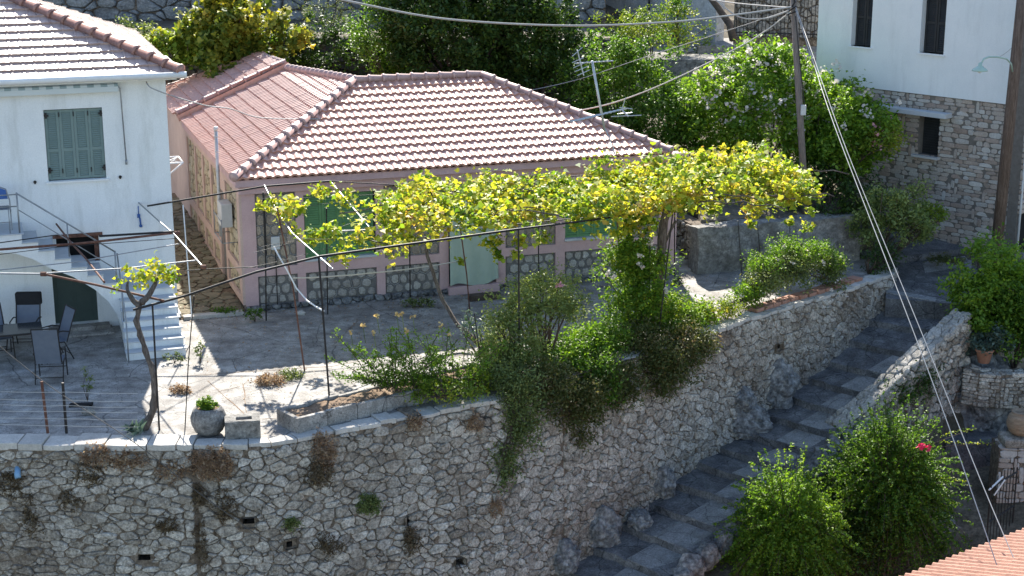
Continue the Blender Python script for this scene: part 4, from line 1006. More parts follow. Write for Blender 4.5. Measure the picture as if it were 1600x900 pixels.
a = aty(900, 28, 60); b = aty(1118, 60, 54.5)
wv = vsub((b[0], b[1], 0), (a[0], a[1], 0)); wl = vlen(wv); wd_ = vnorm(wv); nb_ = (wd_[1], -wd_[0], 0)
q = MB(); rough_block(q, (a[0], a[1], 3.2), wd_, wl, vmul(nb_, -1), .4, 4.6, rg, 20, 3, 10, .015); q.build('wall', 'oldwhite', ww)
q = MB()
for t in (.22, .55, .75): p = lerp((a[0], a[1], 0), (b[0], b[1], 0), t); q.tube([(p[0]+nb_[0]*.05, p[1]+nb_[1]*.05, 4), (p[0]+nb_[0]*.05, p[1]+nb_[1]*.05, 7.7)], .03, 6)
q.build('wall_pipe', 'black', ww)
st = MB(); 
for i in range(7):
    p = aty(905+i*7, 165-i*17, 50+i*1.1); st.box(p[0]-.55, p[0]+.55, p[1]-.2, p[1]+.9, p[2]-.5, p[2])
st_ = st.build('hillside_steps', 'cope', bevel=.03); st_['kind'] = 'structure'
st = MB(); a = aty(1040, 72, 52.5); b = aty(1300, 60, 50)
st.prism([(a[0]-3, a[1]-1.2, a[2]-.35), (b[0], b[1]-2, b[2]-.35), (b[0]+1, b[1]+4, b[2]-.35), (a[0]-2, a[1]+5, a[2]-.35)], (0, 0, -1.6)); st_ = fixnorm(st.build('upper_path', 'concD')); st_['kind'] = 'structure'
q = aty(1100, 72, 51.4)
hr = thing('low_kerb_wall', 'long low pale kerb wall beyond the white-flowered shrub', 'wall', (q[0], q[1], q[2]-.6))
kq = MB(); kq.obox((q[0]-.2, q[1], q[2]-1.2), (5, -.3, 0), (0, .3, 0), (0, 0, 1.2)); kq.build('wall', 'concD', hr, bevel=.02)
# =====================================================================================
# OBJECTS
# =====================================================================================
def wavy(pts, n=6, amp=.02, seed=0, sag=0):
    g = random.Random(seed); out = []
    for i in range(len(pts)-1):
        for k in range(n):
            t = k/n; p = lerp(pts[i], pts[i+1], t); out.append((p[0]+g.uniform(-amp, amp), p[1]+g.uniform(-amp, amp), p[2]+g.uniform(-amp, amp)-sag*4*t*(1-t)))
    out.append(pts[-1]); return out
# ---- pergola over the terrace (posts, beams, wires are its parts)
pg = thing('pergola', 'thin black iron pipe pergola carrying the grapevine over the terrace', 'pergola', atz(515, 640))
def post(pr, base, top, r=.022, m_='black', bend=0):
    b = MB(); r *= .8; mid = lerp(base, top, .5); mid = (mid[0]+bend, mid[1], mid[2]); b.tube([base, mid, top], r, 6); return b.build('post', m_, pr)
def beam(pr, pts, r=.022, m_='black', nm='beam'):
    b = MB(); r *= .8; b.tube(pts, r, 6); return b.build(nm, m_, pr)
def base_to(u0, v0, u1, v1, y=None):
    a = atz(u0, v0); return a, aty(u1, v1, y or a[1])
G1, G2, G3 = atz(515, 640), None, None
F = [aty(208, 484, 27.1), aty(290, 462, 27.5), aty(400, 425, 28.0), aty(498, 401, 28.5), aty(650, 380, 29.2), aty(810, 358, 30.1), aty(930, 343, 31.2), aty(1052, 325, 32.6), aty(1130, 306, 33.6), aty(1215, 284, 34.6)]
beam(pg, F[:4], .028); beam(pg, F[3:6], .03); beam(pg, F[5:8], .026); beam(pg, F[7:], .026)
post(pg, atz(516, 641), F[3], .025); post(pg, atz(476, 580), aty(433, 325, 31.2), .022, 'rust', .05)
post(pg, aty(812, 600, 30.1), F[5], .024); post(pg, aty(1030, 515, 32.6), F[7], .02)
post(pg, atz(416, 501), aty(411, 300, 34.5), .022, 'black', .02); post(pg, atz(512, 491), aty(510, 325, 34.6), .02); post(pg, atz(641, 474), aty(640, 362, 35.3), .02)
post(pg, aty(735, 500, 35.2), aty(719, 355, 34.5), .02, 'rust', .03); post(pg, aty(842, 440, 36), aty(841, 352, 35.8), .02); post(pg, aty(972, 455, 36.5), aty(963, 330, 36), .02, 'rust')
post(pg, aty(758, 615, 30.0), aty(741, 490, 30.2), .016)
post(pg, atz(1054, 432), aty(1054, 330, 38), .02); post(pg, aty(1160, 440, 37.5), aty(1153, 345, 37), .012); post(pg, aty(1190, 425, 37.7), aty(1183, 345, 37.2), .012); post(pg, aty(1238, 425, 38), aty(1233, 340, 38), .012)
E1, E2 = aty(230, 322, 34.0), aty(414, 291, 34.5)
EE = [E1, E2, aty(516, 283, 34.9), aty(640, 290, 35.4), aty(800, 283, 36.0), aty(960, 270, 36.8)]
beam(pg, EE[:3], .026); beam(pg, EE[2:], .014)
beam(pg, [aty(413, 289, 34.5), aty(433, 330, 32.0), aty(457, 365, 30.6), aty(520, 420, 28.3)], .017, 'steel')
beam(pg, [aty(516, 283, 34.9), aty(556, 330, 32.8), aty(580, 359, 31.4)], .016, 'steel')
beam(pg, [aty(675, 308, 33.8), aty(692, 322, 33.0)], .022, 'wpaint')
beam(pg, [aty(500, 362, 31.2), aty(640, 357, 31.6), aty(735, 352, 32.0), aty(810, 358, 31.0)], .018, 'steel')
beam(pg, [aty(545, 368, 31.2), aty(624, 386, 29.6)], .016); beam(pg, [aty(752, 356, 32.5), aty(900, 341, 33.4), aty(940, 340, 33)], .016)
for i, (a, b) in enumerate([((395, 395, 29.2), (560, 345, 33)), ((400, 330, 33), (560, 310, 34.5)), ((408, 385, 31), (700, 330, 33.5)), ((410, 310, 33.5), (640, 300, 35)), ((448, 372, 30), (660, 372, 31.5)), ((560, 345, 33), (900, 300, 34.5)), ((380, 420, 29), (520, 385, 31)), ((620, 330, 34), (1000, 290, 35.5)), ((860, 330, 34), (1200, 262, 36.8))]):
    beam(pg, wavy([aty(*a), aty(*b)], 5, .006, i, .03), .006, 'wireD', 'wire')
# white bent pipe and cord hanging on it
q = MB(); q.tube([aty(428, 386, 30.6), aty(450, 425, 30.7), aty(463, 450, 30.7), aty(480, 470, 30.3), aty(495, 480, 29.4), aty(506, 486, 28.8)], .016, 6)
q = q.build('white_pipe', 'wpaint', None, True, aty(463, 450, 30.7)); tag(q, 'bent white pipe hanging among the pergola posts near the meter box', 'pipe')
q = MB(); q.tube(wavy([aty(459, 434, 30.8), aty(600, 425, 32.5), aty(712, 409, 34.8)], 6, .01, 3, .02), .014, 5)
tag(q.build('clothes_line', 'string', None, False, aty(600, 425, 32.5)), 'pale clothes line stretched low below the grapevine', 'line')
# ---- left pergola beams over the patio
pl = thing('patio_pergola', 'bare rusty pipe frame over the patio of the white house', 'pergola', atz(245, 655))
PL = lambda u, v, y: aty(u, v, y)
for pts, r, m_ in [([(-30, 392, 30.6), (130, 380, 31.2), (270, 364, 31.8)], .032, 'rust'), ([(155, 369, 31.6), (272, 362, 31.8)], .03, 'black'),
                   ([(217, 317, 34.3), (250, 347, 32.6), (272, 366, 31.7), (318, 418, 29.4)], .020, 'steel'), ([(88, 350, 33.4), (110, 378, 31.6), (135, 405, 30.2), (163, 441, 28.4)], .028, 'rust'),
                   ([(68, 428, 28.2), (150, 445, 27.9), (256, 470, 27.3)], .027, 'rust'), ([(-30, 427, 28.2), (68, 428, 28.2)], .02, 'steel'),
                   ([(68, 427, 28.2), (200, 419, 28.8), (305, 407, 29.6)], .017, 'steel'), ([(-20, 424, 29.4), (120, 409, 30.0), (280, 381, 31.2)], .013, 'steel'),
                   ([(290, 423, 29.4), (330, 420, 29.5), (400, 417, 29.6)], .012, 'black'), ([(-20, 382, 31.2), (90, 367, 32.2)], .014, 'black'),
                   ([(-20, 400, 30.8), (90, 386, 31), (280, 372, 31.6)], .009, 'black')]:
    beam(pl, [PL(*p) for p in pts], r, m_)
post(pl, atz(249, 672), aty(238, 474, 27.4), .022, 'black', 0); post(pl, atz(289, 672), aty(303, 462, 27.2), .013, 'black', -.02); 
for p in ((68, 428, 28.2), (277, 364, 31.8), (318, 417, 29.4)): q = MB(); c = aty(*p); q.tube([vadd(c, (-.05, 0, 0)), vadd(c, (.05, 0, 0))], .045, 8); q.build('pipe_joint', 'rust', pl)
post(pl, aty(300, 500, 33.2), aty(286, 320, 33.6), .018, 'wpaint')
q = MB(); c = aty(216, 322, 34.25)
q.tube([c, vadd(c, (0, 0, -.18))], .012, 5); q.tube([vadd(c, (0, 0, -.18)), vadd(c, (0, -.02, -.26))], .035, 8); q.tube([vadd(c, (.02, 0, -.26)), vadd(c, (.03, 0, -.42))], .02, 6); q.tube([vadd(c, (.03, 0, -.42)), vadd(c, (.03, 0, -.47))], .035, 8)
tag(q.build('hanging_hook', 'blue', None, True, c), 'small blue pulley hanging from the pipe on the white house wall', 'pulley')
# ---- wire fence on the left part of the wall
wf = thing('wire_fence', 'low wire fence strung between two short iron posts on the wall top', 'fence', atz(80, 685))
for (u0, v0, u1, v1, m_) in ((75, 679, 65, 596, 'rust'), (104, 677, 98, 598, 'black')):
    q = MB(); a = atz(u0, v0, .05); q.tube([a, aty(u1, v1, a[1])], .026, 6); q.build('post', m_, wf)
for i, v in enumerate((613, 625, 634, 643, 654, 665)):
    q = MB(); a0 = atz(-60, 688, .1)[1]; q.tube(wavy([aty(-20, v-2, a0), aty(104, v, a0), aty(215, v+2, a0+.1)], 4, .008, i, .01), .0045, 4, False); q.build('wire', 'string', wf)

# ---- grapevine on the left: twisting trunk, small crown
tv = thing('grapevine', 'old twisting grapevine trunk with a small yellow-green crown at the patio edge', 'vine', atz(222, 672))
yb = atz(222, 672)[1]
q = MB(); tp_ = [(212, 674, 0), (226, 668, 0), (240, 640, .05), (241, 610, .05), (238, 580, 0), (231, 556, 0), (222, 530, 0), (214, 508, 0), (215, 485, 0), (222, 470, 0)]
q.tube(wavy([aty(u, v, yb+e) for u, v, e in tp_], 3, .014, 5), [.085-.035*min(1, i/12) + .010*sin(i*2.1) for i in range(28)], 9)
q.tube(wavy([aty(221, 474, yb), aty(232, 462, yb), aty(241, 446, yb+.1), aty(246, 434, yb+.2)], 3, .012, 6), [.06, .06, .055, .05, .05, .045, .04, .035, .03, .025], 7)
q.tube(wavy([aty(220, 478, yb), aty(208, 468, yb), aty(199, 455, yb), aty(200, 440, yb+.1)], 3, .012, 7), [.055, .055, .05, .045, .045, .04, .03, .03, .025, .02], 7)
q.build('trunk', 'bark', tv, True)
P = []; rg2 = np.random.default_rng(3)
for (u, v, n, r) in ((199, 419, 10, .05), (215, 434, 34, .10), (238, 422, 70, .14), (258, 428, 70, .13), (271, 438, 24, .08), (186, 440, 12, .08), (178, 452, 8, .06), (232, 436, 30, .10)):
    P.append(np.array(aty(u, v, yb+.15))+rg2.normal(size=(n, 3))*r*.8)
leafmesh('foliage', np.concatenate(P), .08, 'Lvine', 'vine', 5, tv, .3)

# ---- main grapevine canopy
vn = thing('grapevine', 'wide yellow-green grapevine canopy spread over the pergola before the cottage', 'vine', atz(770, 545))
rg2 = np.random.default_rng(17); rr = random.Random(17)
outline = [(400, 330), (440, 318), (520, 312), (600, 305), (650, 284), (700, 280), (760, 284), (830, 290), (900, 286), (930, 270), (1000, 262), (1060, 256), (1130, 252), (1190, 246), (1245, 268), (1268, 298), (1255, 312), (1200, 310), (1120, 312), (1040, 325), (960, 336), (880, 336), (800, 342), (700, 358), (600, 362), (520, 362), (450, 345)]
def inpoly(x, y, P_):
    c = False
    for i in range(len(P_)):
        x0, y0 = P_[i]; x1, y1 = P_[i-1]
        if (y0 > y) != (y1 > y) and x < (x1-x0)*(y-y0)/(y1-y0)+x0: c = not c
    return c
def canz(y): return 3.10+.085*(y-30)
def onc(u, v):
    z = 3.2
    for _ in range(12): z = canz(atz(u, v, z)[1])
    return atz(u, v, z)[:2]
plan = [onc(u, v) for u, v in outline]
xs_ = [p[0] for p in plan]; ys_ = [p[1] for p in plan]
def vdens(x, y):
    cz = canz(y); dd = y*cos(PITCH)-(cz-CAMH)*sin(PITCH); u = 800+FPX*x/dd; hh = y*sin(PITCH)+(cz-CAMH)*cos(PITCH); v = 450-FPX*hh/dd
    if u < 600: base = .10 if v < 335 else .02
    elif u < 660: base = .6 if v < 350 else .2
    elif u < 900: base = .95 if v < 345 else .45
    else: base = 1.0
    n = .5+.5*sin(x*2.3+sin(y*1.7)*1.5)*cos(y*1.9+x*.8)
    return base*(.35+.85*n) if u < 640 else base*(.30+.78*n)
P = []; cnt = 0
while cnt < 1020:
    x = rr.uniform(min(xs_), max(xs_)); y = rr.uniform(min(ys_), max(ys_))
    if not inpoly(x, y, plan) or rr.random() > vdens(x, y): continue
    n = rr.randint(5, 24); r = rr.uniform(.06, .15); top = .10+.34*(.5+.5*sin(x*1.9+2+sin(y*1.3))*cos(y*1.7+x*.4)) + (.10 if x > 1.5 else 0)
    e = rg2.normal(size=(n, 3))*r; e[:, 2] *= .8
    P.append(np.array((x, y, canz(y)-.08+rr.uniform(-.08, top)))+e); cnt += 1
for (u, v, n, r, yy) in [(430, 318, 70, .16, 32.6), (408, 322, 25, .1, 32.6), (470, 328, 50, .12, 32.2), (450, 330, 50, .13, 32.4), (500, 300, 90, .17, 34), (540, 310, 90, .17, 33.5), (490, 368, 90, .15, 31), (460, 362, 30, .1, 31), (520, 365, 90, .17, 30.8), (560, 372, 90, .2, 30.6), (535, 398, 70, .15, 30.2), (600, 382, 70, .15, 30.6),
                         (625, 345, 130, .22, 32), (640, 375, 60, .15, 31), (690, 358, 90, .2, 32), (770, 380, 70, .14, 31.4), (780, 400, 40, .10, 31.3), (806, 398, 26, .09, 31.2), (812, 380, 40, .12, 31.2), (850, 372, 30, .1, 31.8), (965, 365, 80, .16, 33), (985, 352, 140, .2, 33.2), (1010, 350, 90, .2, 33.4),
                         (1175, 330, 60, .14, 36), (1172, 352, 26, .08, 36), (1185, 320, 90, .2, 36), (1230, 315, 120, .22, 36.2), (1236, 345, 34, .10, 36.4), (1262, 355, 40, .12, 36.6), (1275, 305, 60, .14, 36.6), (1110, 325, 90, .2, 35.4), (1268, 330, 22, .08, 36.6), (716, 407, 12, .07, 35.0), (722, 410, 10, .05, 35.0), (1062, 320, 60, .16, 34)]:
    e = rg2.normal(size=(n, 3))*r*.75; e[:, 2] *= .8; P.append(np.array(aty(u, v, yy))+e)
for i in range(34):
    s_ = rr.random(); j = min(int(s_*9), 8); p = lerp(F[j], F[min(j+1, 9)], s_*9-j)
    if p[0] < -2.6: continue
    L = rr.uniform(.15, .55)
    for k in range(int(L*40)): P.append(np.array([[p[0]+rr.gauss(0, .05), p[1]+.25+rr.gauss(0, .06), p[2]+.05-L*rr.random()]]))
leafmesh('foliage', np.concatenate(P), .09, 'Lvine', 'vine', 6, vn, .45, szvar=.55)
q = MB()
tr_pts = [aty(762, 553, 32.0), aty(745, 533, 32.2), aty(716, 508, 32.6), aty(692, 470, 33.0), aty(680, 440, 33.2), aty(668, 400, 33.3), aty(664, 370, 33.3)]
q.tube(wavy(tr_pts, 3, .012, 2), [.05-.0008*i for i in range(19)], 7)
for i in range(46):      # canes lying over the wires
    x = rr.uniform(min(xs_)+1.5, max(xs_)-.5); y = rr.uniform(min(ys_)+.4, max(ys_)-.4)
    if not inpoly(x, y, plan): continue
    a = rr.uniform(-.5, .7); L = rr.uniform(.8, 2.0)
    q.tube(wavy([(x, y, canz(y)), (x+cos(a)*L*.5, y+sin(a)*L*.5, canz(y)+rr.uniform(0, .1)), (x+cos(a)*L, y+sin(a)*L, canz(y))], 3, .05, i), .014, 5)
q.build('trunk', 'bark', vn, True)
tk = thing('grapevine', 'thick forked grapevine trunk rising beside the rose column at right', 'vine', aty(1022, 515, 33.2))
q = MB(); q.tube(wavy([aty(1018, 520, 33.2), aty(1026, 470, 33.2), aty(1030, 420, 33.2), aty(1034, 385, 33.2), aty(1036, 350, 33.2), aty(1042, 328, 33.1), aty(1054, 318, 33.0)], 3, .015, 9), [.13-.003*i for i in range(19)], 9)
q.tube(wavy([aty(1036, 385, 33.3), aty(1046, 362, 33.5), aty(1056, 345, 33.6)], 3, .012, 9), .035, 6)
q.build('trunk', 'bark', tk, True)
leafmesh('foliage', np.concatenate([np.array(aty(u, v, 33.4))+rg2.normal(size=(70, 3))*.18 for u, v in ((1000, 330), (1020, 322), (1042, 312), (985, 340))]), .11, 'Lvineg', 'vine', 9, tk, .4)

# ---- potted and walled things along the terrace edge
pt = thing('round_pot', 'squat round mottled cement pot with a bright green plant on the wall', 'pot', (*atz(323, 686)[:2], .0))
c = (*atz(323, 686)[:2], 0.0)
c = (c[0], c[1]+.25, 0.0)
q = MB(); q.lathe(c, [(.16, 0), (.25, .08), (.31, .22), (.32, .34), (.28, .46), (.24, .52), (.21, .52), (.21, .47), (.01, .47)], 28); q.build('pot', 'stonepot', pt, True)
P, cs = clumps((c[0]-.02, c[1], .57), (.15, .15, .11), 60, 22, .035, 4); leafmesh('foliage', P, .05, 'Lvineg', 'oval', 3, pt, .6)
q = MB(); q.lathe((c[0], c[1], .465), [(.20, 0), (.19, .02), (.005, .025)], 20); q.build('soil', 'soil', pt)
tr = thing('stone_trough', 'small rectangular stone trough beside the round pot', 'trough', (*atz(378, 690)[:2], 0))
a = atz(352, 692, 0.0); b = atz(408, 689, 0.0); a = (a[0], a[1]+.05, 0)
ax = vnorm(vsub((b[0], b[1]+.08, 0), a)); ay = (-ax[1], ax[0], 0); Lx = .62; q = MB()
for o, u_, v_, dx_, dy_ in ((0, 0, 0, Lx, .1), (0, 0, .1, .2, .16), (0, Lx-.14, .1, .14, .16), (0, 0, .26, Lx, .16)):
    q.obox(vadd(vadd(a, ax, u_), ay, v_), vmul(ax, dx_), vmul(ay, dy_), (0, 0, .36))
q.build('block', 'concD', tr, bevel=.004)
q = MB(); q.obox(vadd(vadd(a, ax, .19), ay, .09), vmul(ax, .3), vmul(ay, .18), (0, 0, .27)); q.build('soil', 'soil', tr)
pn = thing('long_planter', 'long low concrete planter filled with reddish dry soil along the wall top', 'planter', atz(560, 650))
a = atz(464, 680, 0.01); b = atz(775, 607, 0.01); a = (a[0], a[1]+.05, 0); b = (b[0], b[1]+.25, 0)
ax = vnorm(vsub(b, a)); ay = (-ax[1], ax[0], 0); L = vlen(vsub(b, a)); Wp = .72; H_ = .30; q = MB()
nseg = 7
for (oy, th) in ((0, .09), (Wp-.09, .09)):
    for i in range(nseg): q.obox(vadd(vadd(a, ax, L*i/nseg+.004), ay, oy+.006*sin(i*2.3)), vmul(ax, L/nseg-.008), vmul(ay, th), (0, 0, H_+.01*sin(i*1.9)))
q.obox(vadd(a, ay, .095), vmul(ax, .09), vmul(ay, Wp-.19), (0, 0, H_)); q.obox(vadd(vadd(a, ax, L-.09), ay, .095), vmul(ax, .09), vmul(ay, Wp-.19), (0, 0, H_))
q.build('trough', 'conc', pn, bevel=.01)
q = MB(); n = 40
vs = []; g = random.Random(2)
for i in range(n+1):
    for j in range(5): p = vadd(vadd(a, ax, .08+(L-.16)*i/n), ay, .08+(Wp-.16)*j/4); vs.append((p[0], p[1], H_-.05+g.uniform(-.025, .03)))
q.add(vs, [(i*5+j, (i+1)*5+j, (i+1)*5+j+1, i*5+j+1) for i in range(n) for j in range(4)]); q.build('soil', 'soil', pn)
# tall clay jar half hidden in the rose bush and its stones
jr = thing('clay_jar', 'tall pale clay jar standing behind the rose bush', 'jar', aty(780, 590, 30.6)); c = aty(784, 590, 30.6); c = (c[0], c[1], 0)
q = MB(); q.lathe(c, [(.12, 0), (.2, .1), (.25, .28), (.25, .42), (.2, .56), (.15, .62), (.17, .66), (.13, .66), (.12, .5), (.01, .5)], 24); q.build('jar', 'clay', jr, True)
# drain block with loose stone on the patio
q = MB(); c = atz(128, 637); q.obox((c[0]-.25, c[1], .0), (.42, .05, 0), (0, .14, 0), (0, 0, .05)); q = q.build('planting_hole', 'dark', bevel=.005); tag(q, 'small dark square planting hole cut in the shaded patio floor', 'drain')
def rockmesh(name, label, c, rad, seed, m_='rock', grp=None, cat='rock', sub=4, amp=.28):
    import bmesh
    from mathutils import noise, Vector
    bm = bmesh.new(); bmesh.ops.create_icosphere(bm, subdivisions=sub, radius=1)
    for v in bm.verts:
        p = v.co.copy(); n = noise.fractal(p*1.6+Vector((seed*3.1, seed, 0)), 1.0, 2.2, 5)
        rdg_ = 1-abs(noise.noise(p*3.2+Vector((seed, 0, seed))))*1.6
        f = 1+amp*n+amp*.5*(rdg_-.6); v.co = Vector((p.x*rad[0]*f, p.y*rad[1]*f, p.z*rad[2]*f))
    me = bpy.data.meshes.new(name); bm.to_mesh(me); bm.free(); me.materials.append(X[m_])
    o = bpy.data.objects.new(name, me); COL.objects.link(o); o.location = c; tag(o, label, cat, grp); return o
c = atz(138, 648); rockmesh('loose_stone', 'loose brownish stone lying beside the patio planting hole', (c[0], c[1], .06), (.13, .07, .09), 3, 'concD', None, 'stone', 3)
c = atz(470, 492); rockmesh('loose_stone', 'small pale loose stone at the foot of the cottage wall', (c[0], c[1], .04), (.1, .07, .06), 5, 'cope', None, 'stone', 3)
c = atz(1206, 420); rockmesh('loose_stone', 'squared grey stone at the foot of the concrete garden wall', (c[0], c[1]-.2, .12), (.25, .18, .17), 6, 'concD', None, 'stone', 3)
# outcrops at the foot of the retaining wall
for i, (u, v, w_, h_, lb_) in enumerate([(1216, 606, .40, .55, 'jagged pale rock outcrop at wall foot, uppermost of those beside the steps'), (1160, 660, .62, .42, 'broad split rock outcrop at wall foot below the uppermost one'), (1160, 625, .3, .3, 'narrow rock outcrop pressed against wall between two wider outcrops'),
                                  (1037, 752, .25, .35, 'small knobbly rock outcrop beside the middle steps'), (940, 830, .40, .50, 'tall pale rock outcrop at wall foot beside the lower steps'), (882, 872, .30, .38, 'pale rock outcrop near lower picture edge beside the wall'), (1000, 838, .26, .22, 'low dark rock lump standing on the lower steps')]):
    s = min(WS, key=lambda s_: abs((lambda p: 800+FPX*p[0]/(p[1]*cos(PITCH)-(zbase(p[0])-CAMH)*sin(PITCH)))(wxy(s_))-u))
    x, y = wxy(s); n = wnorm(s); e = .2 if i < 6 else .7; p = (x+n[0]*e, y+n[1]*e); z = zbase(x)
    zz = aty(u, v, p[1])[2]
    rockmesh('rock_outcrop', lb_, (aty(u, v, p[1])[0], p[1], max(zz, z-.1)), (w_, .32, h_), i+11, 'rock', 'rock outcrops at the foot of the retaining wall', 'rock', 4, .3)

for i in range(3, 17):
    a_, b_ = N_L[i]; g = random.Random(i*7)
    for k in range(2):
        q_ = lerp(N_L[i-1][1], b_, .5*k+.2); 
        rockmesh('edge_stone', 'rough grey edge stone along the outer side of the steps', (q_[0]+g.uniform(-.02, .16), q_[1]+g.uniform(-.1, .05), q_[2]-.16), (g.uniform(.2, .34), g.uniform(.2, .3), g.uniform(.2, .30)), 100+i*3+k, 'rock', 'stones edging the outer side of the steps', 'stone', 3, .3)
g = np.random.default_rng(12); Pl = []
while len(Pl) < 1300:
    k = g.uniform(-1.5, 11.5); mm = -g.uniform(.1, 8.5)*g.random()**.35; x, y, _ = PH(k, mm)
    if x > 8.5 or y < wall_y(x)+.2: continue
    if g.random() < .35+.65*(abs(mm) < .5 or y < wall_y(x)+1.3): Pl.append((x, y, .012))
for i in range(260): k = g.uniform(0, 1.5); p_ = PH(-k, g.uniform(0, 7)); Pl.append((p_[0], p_[1], alz(toPH(p_[0], p_[1])[1])+.03))
ll = leafmesh('leaf_litter', Pl, .05, 'Ldry', 'oval', 77, None, 1.5, origin=(0, 32, 0)); tag(ll, 'dry fallen leaves scattered over the terrace and alley', 'leaf litter', None, 'stuff')
# ---- low wall on the right side of the path, pot, planter wall
lw_ = thing('boundary_wall', 'low rubble wall with sunlit top running down beside the steps', 'stone wall', (9.4, 35.0, -1.8))
T0, T1, T2, T3 = atz(1506, 487, -.12), atz(1440, 545, -.75), atz(1370, 610, -1.55), atz(1300, 665, -2.3)
TT = [T0, T1, T2, T3]
lens = [0]; 
for a, b in zip(TT, TT[1:]): lens.append(lens[-1]+math.hypot(b[0]-a[0], b[1]-a[1]))
def lwp(s):
    x = float(np.interp(s, lens, [p[0] for p in TT])); y = float(np.interp(s, lens, [p[1] for p in TT])); z = float(np.interp(s, lens, [p[2] for p in TT])); return x, y, z
dv = vnorm((T3[0]-T0[0], T3[1]-T0[1], 0)); nv = (-dv[1], dv[0], 0)       # towards lower right
if nv[0] < 0: nv = vmul(nv, -1)
rg = random.Random(51); q = MB()
for side, sg in ((.25, 1), (-.25, -1)):
    for p, poly in cells(0, lens[-1], -2.6, -.03, .21, .17, rg, drop=.3):
        if sg < 0 and p[1] < -1.2: continue
        stone(q, poly, lambda s, h, e, sg=sg, side=side: (lambda c: (c[0]+nv[0]*(side+sg*e), c[1]+nv[1]*(side+sg*e), c[2]+h))(lwp(s)), rg, .012, (.03, .09), 1, -.05, .04)
q.build('stonework', 'lime', lw_)
q = MB()
for p, poly in cells(0, lens[-1], -.29, .29, .24, .22, rg, drop=.5):
    stone(q, poly, lambda s, h, e: (lambda c: (c[0]+nv[0]*h, c[1]+nv[1]*h, c[2]+e-.01))(lwp(s)), rg, .008, (.02, .07), 0, -.06, .02)
q.build('coping', mat('sunlit_wall_top_stone', [(0, (.22,.21,.19)), (.5, (.38,.36,.33)), (1, (.52,.50,.46))], 6, .9, .8, 26, island=.4, mottled=.5), lw_)
q = MB(); vs = []
for s in np.linspace(0, lens[-1], 16):
    c = lwp(s)
    for a, z in ((-.22, -.03), (.22, -.03), (.22, -2.7), (-.22, -2.7)): vs.append((c[0]+nv[0]*a, c[1]+nv[1]*a, c[2]+z))
q.add(vs, [(4*i+j, 4*i+(j+1) % 4, 4*i+4+(j+1) % 4, 4*i+4+j) for i in range(15) for j in range(4)]+[(0, 3, 2, 1), (60, 61, 62, 63)]); fixnorm(q.build('core', 'earth', lw_))
# cross wall and planter wall with terracotta pot
def wallrun(name, label, pts, z0, rgseed, cw=.22, ch=.16, m_='lime', th=.4, cat='stone wall', dd=(.03, .08), coursed=False):
    """short stone wall: pts are (x, y, ztop) of the face seen, running left to right"""
    t = thing(name, label, cat, (pts[0][0], pts[0][1], z0)); rg = random.Random(rgseed); q = MB(); core_ = MB(); top = MB()
    for a, b in zip(pts, pts[1:]):
        L = math.hypot(b[0]-a[0], b[1]-a[1]); ax = ((b[0]-a[0])/L, (b[1]-a[1])/L, 0); n = (ax[1], -ax[0], 0); zt = max(a[2], b[2])
        mp_ = planemap((a[0], a[1], 0), ax, (0, 0, 1), n); lim = lambda s: a[2]+(b[2]-a[2])*s/L
        if coursed: masonry(q, 0, L, z0, zt, mp_, rg, skip=lambda s, h: h > lim(s)-.02, hmin=ch*.7, hmax=ch*1.2, lmin=cw*.7, lmax=cw*1.5)
        else:
            for p, poly in cells(0, L, z0, zt, cw, ch, rg):
                if p[1] < lim(p[0])-.03: stone(q, poly, mp_, rg, .012, dd, 1, -.05, .04)
        core_.prism([(a[0]-n[0]*.01, a[1]-n[1]*.01, z0), (b[0]-n[0]*.01, b[1]-n[1]*.01, z0), (b[0]-n[0]*.01, b[1]-n[1]*.01, b[2]-.02), (a[0]-n[0]*.01, a[1]-n[1]*.01, a[2]-.02)], vmul(n, -th))
        for p, poly in cells(0, L, -th, 0, .26, .2, rg): stone(top, poly, lambda s, h, e: (a[0]+ax[0]*s+n[0]*h, a[1]+ax[1]*s+n[1]*h, lim(s)+e-.05), rg, .01, (.03, .08), 1, -.04, .02)
    q.build('stonework', m_, t); fixnorm(core_.build('core', 'earth', t)); top.build('coping', m_, t); return t
pwl = [atz(1505, 575, -1.25), atz(1530, 583, -1.3), atz(1565, 586, -1.3), atz(1625, 582, -1.25)]
wallrun('planter_wall', 'curved coursed stone planter wall below the terracotta pot', [(p[0], p[1], p[2]) for p in pwl], -2.1, 6, .26, .09, 'lime', .45, coursed=True)
c = atz(1537, 566, -1.2); ptt = thing('terracotta_pot', 'terracotta pot with a grey-green succulent on the planter wall', 'pot', c)
q = MB(); q.lathe(c, [(.13, 0), (.19, .27), (.215, .28), (.215, .33), (.18, .33), (.17, .28), (.01, .28)], 24); q.build('pot', 'terra', ptt, True)
P, cs = clumps(vadd(c, (.12, 0, .55)), (.5, .3, .30), 90, 22, .09, 12, .3); leafmesh('foliage', P, .09, 'Lgrey', 'rhomb', 4, ptt, .8); 
q = MB(); branches(q, vadd(c, (0, 0, .28)), [tuple(x) for x in cs[:16]], .018, 3); q.build('stem', 'barkD', ptt)
P, cs = clumps(atz(1508, 548, -1.0), (.15, .15, .12), 20, 12, .06, 2); t = thing('small_succulent', 'small grey-green succulent growing on the boundary wall end', 'plant', atz(1508, 552, -1.0)); leafmesh('foliage', P, .06, 'Lgrey', 'oval', 3, t, .5)
rockmesh('boulder', 'big rough grey rock face under the curved planter wall', (atz(1540, 640, -2.4)[0], atz(1540, 640, -2.4)[1]+.4, -2.3), (1.0, .7, .95), 31, 'rock', None, 'rock', 5, .3)
rockmesh('boulder', 'dark jagged rock between the rose-coloured flowers and the gate planter', (atz(1455, 840, -4.4)[0], atz(1455, 840, -4.4)[1], -4.3), (.6, .5, .55), 33, 'rock', None, 'rock', 4, .3)
